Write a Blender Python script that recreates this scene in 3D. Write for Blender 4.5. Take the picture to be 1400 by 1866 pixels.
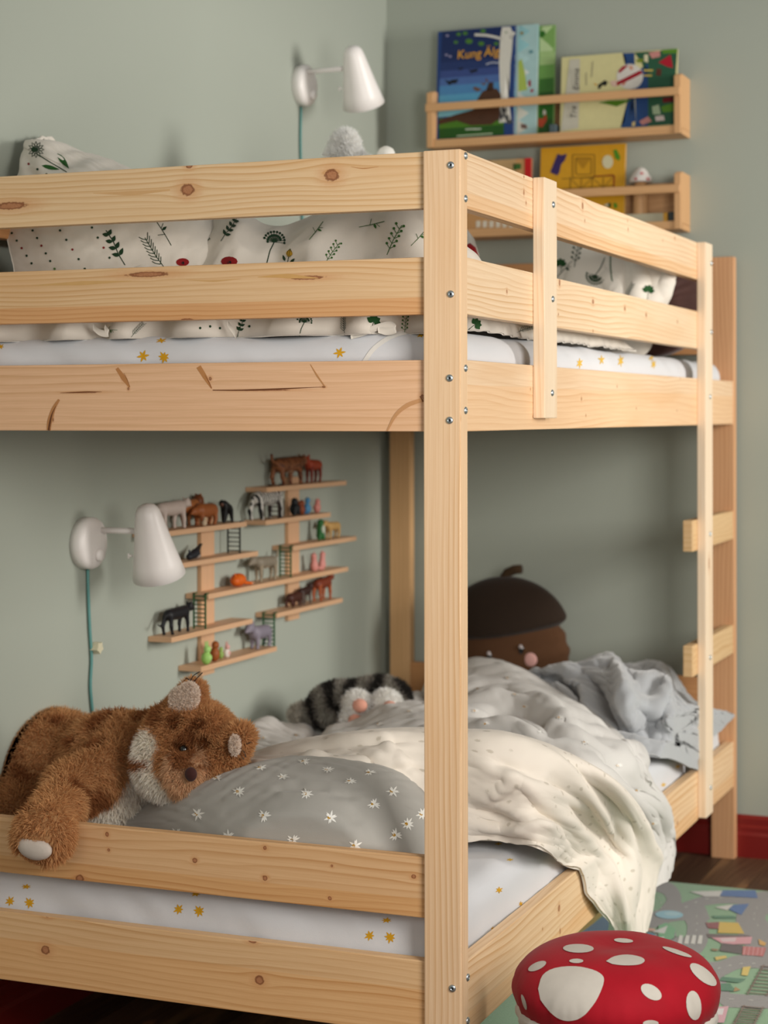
import bpy, bmesh, math, random
import numpy as np
from mathutils import Vector, Matrix, Euler
from mathutils.bvhtree import BVHTree
random.seed(7); RNG = np.random.default_rng(7)
PI = math.pi
SC = bpy.context.scene
for _o in list(bpy.data.objects): bpy.data.objects.remove(_o)
COL = SC.collection

# ------------------------------------------------------------------ camera
FPX, YAW, ROLL, HY = 3356.9, 22.093, -0.0783, 754.7      # focal length in px of 1400, yaw, roll, horizon row
CAM = np.array([0.9582, -2.6744, 1.1594])
cd = bpy.data.cameras.new('camera'); cam = bpy.data.objects.new('camera', cd); COL.objects.link(cam)
cd.sensor_fit = 'HORIZONTAL'; cd.sensor_width = 36; cd.lens = 36*FPX/1400
cd.shift_y = -(933-HY)/1400
cd.clip_start = .05; cd.clip_end = 60
cam.matrix_world = Matrix.Translation(Vector(CAM)) @ Matrix.Rotation(math.radians(YAW), 4, 'Z') @ Matrix.Rotation(PI/2, 4, 'X') @ Matrix.Rotation(math.radians(ROLL), 4, 'Z')
cd.dof.use_dof = True; cd.dof.focus_distance = 2.95; cd.dof.aperture_fstop = 6.0
SC.camera = cam
_y = math.radians(YAW)
FW = np.array([-math.sin(_y), math.cos(_y), 0]); RT = np.array([math.cos(_y), math.sin(_y), 0]); UPV = np.array([0, 0, 1.])
def ray(u, v):
    a = math.radians(ROLL); du = u-700; dv = v-HY
    x = du*math.cos(a)+dv*math.sin(a); y = -du*math.sin(a)+dv*math.cos(a)
    return FW + RT*x/FPX - UPV*y/FPX
def on(u, v, ax, val):            # where the line of sight through a photo pixel meets the plane axis=val
    d = ray(u, v); return CAM + d*((val-CAM[ax])/d[ax])

# ------------------------------------------------------------------ world, lights, exposure
W = bpy.data.worlds.new('world'); SC.world = W; W.use_nodes = True
bg = W.node_tree.nodes['Background']; bg.inputs[0].default_value = (.95, .93, .90, 1); bg.inputs[1].default_value = .19
def area(name, loc, target, sx, sy, power, col):
    l = bpy.data.lights.new(name, 'AREA'); l.shape = 'RECTANGLE'; l.size = sx; l.size_y = sy; l.energy = power; l.color = col
    o = bpy.data.objects.new(name, l); COL.objects.link(o); o.location = loc
    o.rotation_euler = (Vector(target)-Vector(loc)).to_track_quat('-Z', 'Y').to_euler()
    return o
area('window_daylight', (3.6, 1.0, 1.85), (-.9, .9, 1.0), .95, 1.25, 134, (1.0, .96, .90))
area('studio_softbox', (1.3, -1.05, 1.35), (-.1, .1, 1.0), .7, .9, 32, (1.0, .955, .89))
area('front_fill', (.9, -4.3, 2.1), (-.3, .3, 1.0), 2.2, 1.8, 30, (1.0, .965, .91))  # broad soft fill added from the camera side, no window stands there
SC.view_settings.view_transform = 'Standard'; SC.view_settings.look = 'None'; SC.view_settings.gamma = 1
SC.view_settings.use_curve_mapping = False; SC.view_settings.exposure = 0.0

# ------------------------------------------------------------------ materials
def lin(c):
    if isinstance(c, str): c = tuple(int(c[i:i+2], 16)/255 for i in (0, 2, 4))
    return tuple((x/12.92 if x <= .04045 else ((x+.055)/1.055)**2.4) for x in c)+(1,)
MATS = {}
class NT:
    def __init__(s, name):
        s.m = bpy.data.materials.new(name); s.m.use_nodes = True; s.t = s.m.node_tree
        s.b = s.t.nodes['Principled BSDF']
    def n(s, typ, **k):
        x = s.t.nodes.new(typ)
        for a, v in k.items():
            if a.startswith('i_'):
                key = a[2:]; key = int(key) if key.isdigit() else key.replace('_', ' ')
                if hasattr(v, 'is_output'): s.t.links.new(v, x.inputs[key])
                else: x.inputs[key].default_value = v
            else: setattr(x, a, v)
        return x
    def link(s, a, b): s.t.links.new(a, b)
    def m_(s, op, a, b=None, c=None):
        x = s.n('ShaderNodeMath', operation=op)
        for i, v in enumerate((a, b, c)):
            if v is None: continue
            if hasattr(v, 'is_output'): s.link(v, x.inputs[i])
            else: x.inputs[i].default_value = v
        return x.outputs[0]
    def mix(s, f, a, b, blend='MIX'):
        x = s.n('ShaderNodeMix', data_type='RGBA', blend_type=blend)
        for key, v in ((0, f), (6, a), (7, b)):
            if hasattr(v, 'is_output'): s.link(v, x.inputs[key])
            else: x.inputs[key].default_value = v
        return x.outputs[2]
    def noise(s, vec, scale, detail=2, rough=.5):
        x = s.n('ShaderNodeTexNoise', i_Scale=scale, i_Detail=detail, i_Roughness=rough)
        if vec is not None: s.link(vec, x.inputs['Vector'])
        return x.outputs[0]
    def ramp(s, f, lo, hi, a=0, b=1):
        x = s.n('ShaderNodeMapRange', i_1=lo, i_2=hi, i_3=a, i_4=b, interpolation_type='SMOOTHSTEP'); s.link(f, x.inputs[0]); return x.outputs[0]
    def bump(s, h, strength=.3, dist=.002):
        x = s.n('ShaderNodeBump', i_Strength=strength, i_Distance=dist); s.link(h, x.inputs['Height']); s.link(x.outputs[0], s.b.inputs['Normal'])
def plain(name, col, rough=.5, var=.06, scale=40, metal=0, bump=0, sheen=0, spec=.5, bscale=None, bdist=.001):
    if name in MATS: return MATS[name]
    t = NT(name); c = lin(col); tc = t.n('ShaderNodeTexCoord').outputs['Object']
    nz = t.noise(tc, scale, 3)
    t.link(t.mix(nz, tuple(x*(1-var) for x in c[:3])+(1,), tuple(min(1, x*(1+var)) for x in c[:3])+(1,)), t.b.inputs['Base Color'])
    t.b.inputs['Roughness'].default_value = rough; t.b.inputs['Metallic'].default_value = metal
    t.b.inputs['Specular IOR Level'].default_value = spec
    if sheen: t.b.inputs['Sheen Weight'].default_value = sheen; t.b.inputs['Sheen Roughness'].default_value = .4
    if bump: t.bump(t.noise(tc, bscale or scale*4, 3), bump, bdist)
    MATS[name] = t.m; return t.m
def colattr(name, rough=.6, sheen=0, bump=0, bscale=300, bdist=.0008):
    if name in MATS: return MATS[name]
    t = NT(name); a = t.n('ShaderNodeVertexColor', layer_name='Col'); tc = t.n('ShaderNodeTexCoord').outputs['Object']
    t.link(t.mix(t.noise(tc, 60, 3), a.outputs[0], t.mix(.12, a.outputs[0], (0, 0, 0, 1))), t.b.inputs['Base Color'])
    t.b.inputs['Roughness'].default_value = rough; t.b.inputs['Specular IOR Level'].default_value = .3
    if sheen: t.b.inputs['Sheen Weight'].default_value = sheen
    if bump: t.bump(t.noise(tc, bscale, 3), bump, bdist)
    MATS[name] = t.m; return t.m
def wood(name, base='E6C193', line='C99A63', seed=0., freq=75, knots=(), split=None, lineamt=.5, knotcol='8F5230', amp=2.6, generic=0.0):
    """pine: uv.x runs along the grain in metres, uv.y across; knots = (along, across, radius, stretch)"""
    if name in MATS: return MATS[name]
    t = NT(name); uv = t.n('ShaderNodeUVMap', uv_map='UVMap').outputs[0]
    sp = t.n('ShaderNodeSeparateXYZ'); t.link(uv, sp.inputs[0]); u, v = sp.outputs[0], sp.outputs[1]
    def vec(a, b):
        c = t.n('ShaderNodeCombineXYZ', i_2=seed); t.link(a, c.inputs[0]); t.link(b, c.inputs[1]); return c.outputs[0]
    vv = v; kn = None; halo = None; edge = None
    for (ku, kv, kr, ks) in knots:
        du = t.m_('DIVIDE', t.m_('SUBTRACT', u, ku), ks); dv = t.m_('SUBTRACT', v, kv)
        r2 = t.m_('ADD', t.m_('MULTIPLY', du, du), t.m_('MULTIPLY', dv, dv))
        du2 = t.m_('DIVIDE', t.m_('SUBTRACT', u, ku), 2.2)
        s2 = t.m_('ADD', t.m_('MULTIPLY', du2, du2), t.m_('MULTIPLY', dv, dv))
        w = t.m_('DIVIDE', kr*kr*1.6, t.m_('ADD', s2, kr*kr*.7))
        vv = t.m_('SUBTRACT', vv, t.m_('MULTIPLY', dv, w))
        r = t.m_('SQRT', r2)
        wob = t.m_('MULTIPLY', t.m_('SUBTRACT', t.noise(uv, 160, 2), .5), kr*.8)
        r = t.m_('ADD', r, wob)
        k = t.ramp(r, kr*.75, kr*1.05, 1, 0); eg = t.m_('MULTIPLY', t.ramp(r, kr*.55, kr*.85), t.ramp(r, kr*.95, kr*1.2, 1, 0)); edge = eg if edge is None else t.m_('MAXIMUM', edge, eg); h = t.ramp(r, kr*.9, kr*3.2, 1, 0)
        kn = k if kn is None else t.m_('MAXIMUM', kn, k); halo = h if halo is None else t.m_('MAXIMUM', halo, h)
    low = t.noise(vec(t.m_('MULTIPLY', u, 1.6), t.m_('MULTIPLY', v, 9)), 1, 2, .4)
    ph = t.m_('ADD', t.m_('MULTIPLY', vv, freq), t.m_('MULTIPLY', low, amp*3.0))
    fr = t.m_('FRACT', ph)
    ring = t.m_('POWER', fr, 2.6)
    ring = t.m_('MULTIPLY', ring, t.ramp(fr, .9, 1.0, 1, 0))
    amt = t.ramp(t.noise(vec(t.m_('MULTIPLY', u, 1.1), t.m_('MULTIPLY', v, 22)), 1, 2), .3, .7, .25, 1.0)
    fine = t.noise(vec(t.m_('MULTIPLY', u, 7), t.m_('MULTIPLY', v, 420)), 1, 3, .6)
    B, L = lin(base), lin(line)
    if name.startswith('pine_'): B = (min(1, B[0]*1.015), B[1], min(1, B[2]*1.09), 1)
    c = t.mix(t.m_('MINIMUM', t.m_('MULTIPLY', t.m_('MULTIPLY', ring, amt), lineamt*1.9), 1.0), B, L)
    c = t.mix(t.m_('MULTIPLY', t.ramp(fine, .35, .75), .28), c, L)
    c = t.mix(t.m_('MULTIPLY', t.ramp(t.noise(vec(t.m_('MULTIPLY', u, 2.2), t.m_('MULTIPLY', v, 14)), 1, 2), .5, .75), .30), c, lin('D9A772'))
    if split is not None:
        v0, tint = split
        c = t.mix(t.m_('MULTIPLY', t.ramp(v, v0-.0006, v0+.0006, 1, 0), .6), c, lin(tint), 'MULTIPLY')
    if generic:
        vo = t.n('ShaderNodeTexVoronoi', i_Scale=1.0, feature='F1'); t.link(vec(t.m_('MULTIPLY', u, 5.0), t.m_('MULTIPLY', v, 11.)), vo.inputs['Vector'])
        d = vo.outputs['Distance']
        c = t.mix(t.m_('MULTIPLY', t.ramp(d, .05, .16, 1, 0), .5), c, lin('B97F4E')); c = t.mix(t.m_('MULTIPLY', t.ramp(d, .03, .06, 1, 0), generic), c, lin('7A4224'))
    if kn is not None:
        c = t.mix(t.m_('MULTIPLY', halo, .5), c, lin('D09462')); 
        c = t.mix(t.m_('MULTIPLY', kn, .85), c, t.mix(t.noise(uv, 350, 2), lin(knotcol), lin('C08660')))
        c = t.mix(t.m_('MULTIPLY', edge, .75), c, lin('7A4426'))
    t.link(c, t.b.inputs['Base Color'])
    t.b.inputs['Roughness'].default_value = .48; t.b.inputs['Specular IOR Level'].default_value = .35
    t.bump(t.m_('ADD', fine, t.m_('MULTIPLY', ring, .4)), .12, .0006)
    MATS[name] = t.m; return t.m

# ------------------------------------------------------------------ mesh helpers
def link_(name, me, parent=None):
    o = bpy.data.objects.new(name, me); COL.objects.link(o)
    if parent is not None: o.parent = parent
    return o
def meta(o, label=None, cat=None, group=None, kind=None):
    if label: o['label'] = label
    if cat: o['category'] = cat
    if group: o['group'] = group
    if kind: o['kind'] = kind
    return o
def empty(name, loc, label, cat, group=None):
    o = bpy.data.objects.new(name, None); COL.objects.link(o); o.location = loc; o.empty_display_size = .05
    return meta(o, label, cat, group)
class MB:
    """collects pieces (verts, faces, uv per vertex, colour per face, material slot per face) and links ONE mesh"""
    def __init__(s): s.v = []; s.f = []; s.uv = []; s.c = []; s.mi = []; s.n = 0; s.sm = []
    def add(s, v, f, uv=None, col=(1, 1, 1), mi=0, smooth=True, vcol=None):
        v = np.asarray(v, float).reshape(-1, 3); k = s.n
        s.v.append(v); s.n += len(v)
        s.uv.append(np.asarray(uv, float) if uv is not None else v[:, :2])
        c = np.asarray(vcol if vcol is not None else np.tile(np.array(lin(col)[:3]), (len(v), 1)), float)
        s.c.append(c)
        s.f += [tuple(int(i)+k for i in q) for q in f]; s.mi += [mi]*len(f); s.sm += [smooth]*len(f)
        return s
    def arrays(s): return np.concatenate(s.v), s.f
    def build(s, name, mats, parent=None, origin=None):
        v = np.concatenate(s.v)
        if origin is not None: v = v-np.asarray(origin)
        me = bpy.data.meshes.new(name); me.from_pydata(v.tolist(), [], s.f)
        for m in (mats if isinstance(mats, (list, tuple)) else [mats]): me.materials.append(m)
        me.polygons.foreach_set('material_index', s.mi); me.polygons.foreach_set('use_smooth', s.sm)
        li = np.zeros(len(me.loops), int); me.loops.foreach_get('vertex_index', li)
        uvl = me.uv_layers.new(name='UVMap'); uvl.data.foreach_set('uv', np.concatenate(s.uv)[li].ravel())
        ca = me.color_attributes.new('Col', 'FLOAT_COLOR', 'POINT')
        c = np.concatenate(s.c); ca.data.foreach_set('color', np.hstack([c, np.ones((len(c), 1))]).ravel())
        me.update()
        o = link_(name, me, parent)
        if origin is not None: o.location = origin
        return o
    # shapes -------------------------------------------------------------
    def box(s, lo, hi, col=(1, 1, 1), mi=0, bev=.0015, axis=None, uvo=(0, 0)):
        lo = np.array(lo, float); hi = np.array(hi, float); c = (lo+hi)/2; d = hi-lo
        if axis is None: axis = int(np.argmax(d))
        bm = bmesh.new(); bmesh.ops.create_cube(bm, size=1)
        for x in bm.verts: x.co = Vector((x.co[0]*d[0]+c[0], x.co[1]*d[1]+c[1], x.co[2]*d[2]+c[2]))
        if bev: bmesh.ops.bevel(bm, geom=list(bm.edges), offset=min(bev, d.min()*.45), segments=2, profile=.6, affect='EDGES')
        bm.normal_update()
        V = []; F = []; U = []
        o = [a for a in (0, 1, 2) if a != axis]
        for f in bm.faces:                       # split faces so that each has its own uv
            n = f.normal; big = max(range(3), key=lambda i: abs(n[i])); q = []
            for x in f.verts:
                co = x.co; q.append(len(V)); V.append(tuple(co))
                across = o[0] if big == o[1] else o[1]
                off = 0 if (big == o[0] or big == axis) else 3.0
                if big == axis: U.append((co[o[0]]*.3+uvo[0], co[o[1]]+uvo[1]))
                else: U.append((co[axis]+uvo[0], co[across]+off*.37+uvo[1]))
            F.append(q)
        bm.free()
        return s.add(V, F, U, col, mi, smooth=False)
    def lathe(s, prof, loc=(0, 0, 0), axis='Z', seg=24, col=(1, 1, 1), mi=0, M=None, smooth=True, cap=True):
        prof = np.array(prof, float); n = len(prof); a = np.linspace(0, 2*PI, seg, endpoint=False)
        V = np.zeros((n, seg, 3)); V[..., 0] = prof[:, None, 0]*np.cos(a); V[..., 1] = prof[:, None, 0]*np.sin(a); V[..., 2] = prof[:, None, 1]
        V = V.reshape(-1, 3)
        if axis == 'X': V = V[:, [2, 0, 1]]
        if axis == 'Y': V = V[:, [1, 2, 0]]
        if M is not None: V = V@np.array(M.to_3x3()).T + np.array(M.to_translation())
        V = V+np.array(loc)
        F = [(i*seg+j, i*seg+(j+1) % seg, (i+1)*seg+(j+1) % seg, (i+1)*seg+j) for i in range(n-1) for j in range(seg)]
        if cap:
            if prof[0, 0] > 1e-6: F.append(tuple(reversed(range(seg))))
            if prof[-1, 0] > 1e-6: F.append(tuple(range((n-1)*seg, n*seg)))
        return s.add(V, F, None, col, mi, smooth)
    def tube(s, pts, r, seg=8, col=(1, 1, 1), mi=0, smooth=True):
        P = np.array(pts, float); n = len(P); r = np.broadcast_to(np.array(r, float), (n,))
        T = np.gradient(P, axis=0); T /= np.linalg.norm(T, axis=1, keepdims=True)+1e-12
        ref = np.array([0, 0, 1.]) if abs(T[:, 2]).mean() < .8 else np.array([1., 0, 0])
        A = np.cross(T, ref); A /= np.linalg.norm(A, axis=1, keepdims=True)+1e-12; B = np.cross(T, A)
        a = np.linspace(0, 2*PI, seg, endpoint=False)
        V = (P[:, None]+r[:, None, None]*(A[:, None]*np.cos(a)[None, :, None]+B[:, None]*np.sin(a)[None, :, None])).reshape(-1, 3)
        F = [(i*seg+j, i*seg+(j+1) % seg, (i+1)*seg+(j+1) % seg, (i+1)*seg+j) for i in range(n-1) for j in range(seg)]
        F += [tuple(reversed(range(seg))), tuple(range((n-1)*seg, n*seg))]
        return s.add(V, F, None, col, mi, smooth)
    def ell(s, c, r, col=(1, 1, 1), mi=0, seg=14, M=None):
        th = np.linspace(0, PI, seg//2+2); prof = np.c_[np.sin(th), -np.cos(th)]; prof[0, 0] = prof[-1, 0] = 0
        k = s.n; s.lathe(prof, seg=seg, col=col, mi=mi, cap=False)
        V = s.v[-1]*np.array(r)
        if M is not None: V = V@np.array(M.to_3x3()).T
        s.v[-1] = V+np.array(c); return s
    def grid(s, P, uv=None, col=(1, 1, 1), mi=0, thick=0, vcol=None):
        """P[nu,nv,3]; thick>0 makes a closed shell"""
        nu, nv = P.shape[:2]
        if uv is None:
            du = np.linalg.norm(np.diff(P, axis=0), axis=2).mean(1); dv = np.linalg.norm(np.diff(P, axis=1), axis=2).mean(0)
            U, V_ = np.meshgrid(np.r_[0, np.cumsum(du)], np.r_[0, np.cumsum(dv)], indexing='ij'); uv = np.stack([U, V_], -1)
        idx = np.arange(nu*nv).reshape(nu, nv)
        q = np.stack([idx[:-1, :-1], idx[1:, :-1], idx[1:, 1:], idx[:-1, 1:]], -1).reshape(-1, 4)
        if not thick: return s.add(P.reshape(-1, 3), q.tolist(), uv.reshape(-1, 2), col, mi, vcol=vcol)
        gu = np.gradient(P, axis=0); gv = np.gradient(P, axis=1); N = np.cross(gu, gv); N /= np.linalg.norm(N, axis=2, keepdims=True)+1e-12
        Q = P-N*thick; m = nu*nv
        F = q.tolist()+(q[:, ::-1]+m).tolist()
        for a in (idx[0, :], idx[:, -1], idx[-1, ::-1], idx[::-1, 0]):
            F += [(int(a[i+1]), int(a[i]), int(a[i])+m, int(a[i+1])+m) for i in range(len(a)-1)]
        vc = None if vcol is None else np.concatenate([vcol, vcol])
        return s.add(np.concatenate([P.reshape(-1, 3), Q.reshape(-1, 3)]), F, np.concatenate([uv.reshape(-1, 2)]*2), col, mi, vcol=vc)
    def prism(s, poly, z0, z1, M=None, col=(1, 1, 1), mi=0):
        n = len(poly); V = [(p[0], p[1], z0) for p in poly]+[(p[0], p[1], z1) for p in poly]
        F = [tuple(reversed(range(n))), tuple(range(n, 2*n))]+[(i, (i+1) % n, (i+1) % n+n, i+n) for i in range(n)]
        V = np.array(V)
        if M is not None: V = V@np.array(M.to_3x3()).T+np.array(M.to_translation())
        return s.add(V, F, None, col, mi, smooth=False)

# printed motifs laid on a cloth: flat pieces that follow the surface
class Print:
    def __init__(s, mb, mi=1, off=.0007, flip=False):
        v, f = mb.arrays(); s.bvh = BVHTree.FromPolygons(v.tolist(), f); s.mb = mb; s.mi = mi; s.off = off
    def hit(s, o, d):
        h = s.bvh.ray_cast(Vector(o), Vector(d)); return (None, None) if h[0] is None else (h[0], h[1])
    def cam(s, u, v):
        d = ray(u, v); return s.hit(CAM, d)
    def frame(s, n, up=(0, 0, 1), view=None):
        n = Vector(n).normalized()
        if view is not None and n.dot(Vector(view)) > 0: n = -n
        up = Vector(up); x = up.cross(n)
        if x.length < .05: x = Vector((1, 0, 0))
        x.normalize(); return x, n.cross(x), n
    def poly(s, c, fr, pts, col, ang=0, sub=2):
        """pts: outline (metres) star-shaped about its centroid"""
        x, y, n = fr; P = np.array(pts, float); m = P.mean(0); ca, sa = math.cos(ang), math.sin(ang)
        rings = [P*(k/sub)+m*(1-k/sub) for k in range(sub, 0, -1)]+[m[None]]
        V = []
        for R_ in rings:
            for p in R_:
                a = p[0]*ca-p[1]*sa; b = p[0]*sa+p[1]*ca
                q = Vector(c)+x*a+y*b
                h = s.bvh.find_nearest(q+n*.004, .05)
                if h[0] is None: V.append(tuple(q)); continue
                nn = h[1] if h[1].dot(n) > 0 else -h[1]
                V.append(tuple(h[0]+nn*s.off))
        k = len(P); F = []
        for r_ in range(sub-1): F += [(r_*k+i, r_*k+(i+1) % k, (r_+1)*k+(i+1) % k, (r_+1)*k+i) for i in range(k)]
        b = (sub-1)*k; F += [(b+i, b+(i+1) % k, sub*k) for i in range(k)]
        s.mb.add(V, F, None, col, s.mi)
    def line(s, c, fr, pts, w, col, ang=0):
        P = np.array(pts, float)
        # resample
        d = np.r_[0, np.cumsum(np.linalg.norm(np.diff(P, axis=0), axis=1))]; n = max(2, int(d[-1]/.005)+1)
        t = np.linspace(0, d[-1], n); P = np.c_[np.interp(t, d, P[:, 0]), np.interp(t, d, P[:, 1])]
        T = np.gradient(P, axis=0); T /= np.linalg.norm(T, axis=1, keepdims=True)+1e-9; N = np.c_[-T[:, 1], T[:, 0]]*w/2
        x, y, nn0 = fr; ca, sa = math.cos(ang), math.sin(ang); V = []
        for p in np.concatenate([P+N, P-N]):
            a = p[0]*ca-p[1]*sa; b = p[0]*sa+p[1]*ca; q = Vector(c)+x*a+y*b
            h = s.bvh.find_nearest(q+nn0*.004, .05)
            if h[0] is None: V.append(tuple(q)); continue
            nn = h[1] if h[1].dot(nn0) > 0 else -h[1]; V.append(tuple(h[0]+nn*s.off))
        s.mb.add(V, [(i, i+1, n+i+1, n+i) for i in range(n-1)], None, col, s.mi)
def leaf(L, w, x0=0, y0=0, a=0, n=6):
    t = np.linspace(0, 1, n); up = np.c_[t*L, w*np.sin(PI*t**.8)]; dn = np.c_[t[::-1]*L, -w*np.sin(PI*t[::-1]**.8)][1:-1]
    P = np.r_[up, dn]; c, s_ = math.cos(a), math.sin(a)
    return np.c_[P[:, 0]*c-P[:, 1]*s_+x0, P[:, 0]*s_+P[:, 1]*c+y0]
def disc(r, x0=0, y0=0, n=10, ry=None): 
    a = np.linspace(0, 2*PI, n, endpoint=False); return np.c_[x0+r*np.cos(a), y0+(ry or r)*np.sin(a)]

# smooth value noise in numpy ----------------------------------------------
def vnoise(x, y, seed=0):
    def h(i, j): 
        k = (i*374761393+j*668265263+seed*974634777) & 0x7fffffff; k = (k ^ (k >> 13))*1274126177 & 0x7fffffff
        return ((k ^ (k >> 16)) & 0xffff)/65535.
    xi = np.floor(x).astype(np.int64); yi = np.floor(y).astype(np.int64); fx = x-xi; fy = y-yi
    fx = fx*fx*fx*(fx*(fx*6-15)+10); fy = fy*fy*fy*(fy*(fy*6-15)+10)
    a = h(xi, yi)*(1-fx)+h(xi+1, yi)*fx; b = h(xi, yi+1)*(1-fx)+h(xi+1, yi+1)*fx
    return (a*(1-fy)+b*fy)*2-1
def fbm(x, y, seed=0, o=3): return sum(vnoise(x*2**k, y*2**k, seed+k)/2**k for k in range(o))

def buckle(P, ex=1.05, iters=120, goal=.02, bend=.12, seed=0, amp=.002, floor=None, ey=None, along=1.):
    """give the cloth more length than its outline allows and relax it, so that it gathers into folds of its own"""
    r = np.random.default_rng(seed); G0 = P.copy(); ey = ey or ex
    nv, nu = P.shape[:2]; N = np.cross(np.gradient(P, axis=0), np.gradient(P, axis=1)); N /= np.linalg.norm(N, axis=-1, keepdims=True)+1e-12
    iy, ix = np.meshgrid(np.arange(nv), np.arange(nu), indexing='ij')
    Q = P+N*(amp*(vnoise(ix/7./along+seed, iy/5., seed)+.6*vnoise(ix/3.1/along, iy/2.6, seed+1)))[..., None]
    S = []
    def add(a, b, k, st): S.append((a, b, np.linalg.norm(P[a]-P[b], axis=-1, keepdims=True)*k, st))
    s_ = slice; 
    for o in (0, 1):
        n = (nu-o)//2; add((s_(None), s_(o, o+2*n-1, 2)), (s_(None), s_(o+1, o+2*n, 2)), ex, .5)
        n = (nv-o)//2; add((s_(o, o+2*n-1, 2), s_(None)), (s_(o+1, o+2*n, 2), s_(None)), ey, .5)
        n = (nv-o)//2
        add((s_(o, o+2*n-1, 2), s_(0, nu-1)), (s_(o+1, o+2*n, 2), s_(1, nu)), (ex+ey)/2, .2)
        add((s_(o, o+2*n-1, 2), s_(1, nu)), (s_(o+1, o+2*n, 2), s_(0, nu-1)), (ex+ey)/2, .2)
    for st in (2, 4):
        for o in range(2*st):
            a0 = np.arange(o, nu-st, 2*st)
            if len(a0): add((s_(None), s_(o, nu-st, 2*st)), (s_(None), s_(o+st, nu, 2*st)), ex, min(.5, bend*along*.5))
            if len(np.arange(o, nv-st, 2*st)): add((s_(o, nv-st, 2*st), s_(None)), (s_(o+st, nv, 2*st), s_(None)), ey, bend*.5)
    for it in range(iters):
        for a, b, L, k in S:
            A, B = Q[a], Q[b]; d = B-A; l = np.sqrt((d*d).sum(-1, keepdims=True))+1e-12; c = d*(k*(l-L)/l)
            Q[a] += c; Q[b] -= c
        Q += (G0-Q)*goal
        if floor is not None: Q = floor(Q)
    return Q

def cr(A, n, axis):             # smooth resampling along one axis
    A = np.moveaxis(A, axis, 0); k = len(A); t = np.linspace(0, k-1, n); i = np.clip(t.astype(int), 0, k-2); f = (t-i).reshape((-1,)+(1,)*(A.ndim-1))
    E = np.concatenate([2*A[:1]-A[1:2], A, 2*A[-1:]-A[-2:-1]]); p0, p1, p2, p3 = E[i], E[i+1], E[i+2], E[i+3]
    out = .5*((2*p1)+(-p0+p2)*f+(2*p0-5*p1+4*p2-p3)*f*f+(-p0+3*p1-3*p2+p3)*f**3)
    return np.moveaxis(out, 0, axis)
def drape(P, cell, ex, seed, floor=None, ey=None, goal=.010, bend=.10, iters=170, amp=.005, fine=1.003, along=1.):
    nv, nu = P.shape[:2]
    lu = np.linalg.norm(np.diff(P, axis=1), axis=2).sum(1).mean(); lv = np.linalg.norm(np.diff(P, axis=0), axis=2).sum(0).mean()
    a, b = max(12, int(lv/cell)), max(12, int(lu/cell))
    i = np.linspace(0, nv-1, a).round().astype(int); j = np.linspace(0, nu-1, b).round().astype(int)
    Q = buckle(P[i][:, j], ex, iters, goal, bend, seed, amp, floor, ey, along)
    Q = cr(cr(Q, nv, 0), nu, 1)
    return buckle(Q, fine, 14, .0, .10, seed+3, .0006, floor)

# implicit bodies: smooth union of ellipsoids and tapered limbs, meshed by surface nets ----------------------
def Rz(a): c, s_ = math.cos(a), math.sin(a); return np.array([[c, -s_, 0], [s_, c, 0], [0, 0, 1]])
def body_dist(P, prims):
    D = []
    for p in prims:
        if p[0] == 'e':
            q = P-np.array(p[1]); r = np.array(p[2], float)
            if len(p) > 4 and p[4] is not None: q = q@p[4]
            k0 = np.linalg.norm(q/r, axis=-1); k1 = np.linalg.norm(q/(r*r), axis=-1)+1e-9
            D.append(k0*(k0-1)/k1)
        else:
            a, b = np.array(p[1], float), np.array(p[2], float); r1, r2 = p[3]
            ba = b-a; t = np.clip(((P-a)@ba)/(ba@ba), 0, 1)
            D.append(np.linalg.norm(P-a-t[..., None]*ba, axis=-1)-(r1+(r2-r1)*t))
    return D
def primcol(p): return p[3] if p[0] == 'e' else p[4]
def smin(D, k):
    d = D[0]
    for e in D[1:]:
        h = np.clip(.5+.5*(e-d)/k, 0, 1); d = e*(1-h)+d*h-k*h*(1-h)
    return d
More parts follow.
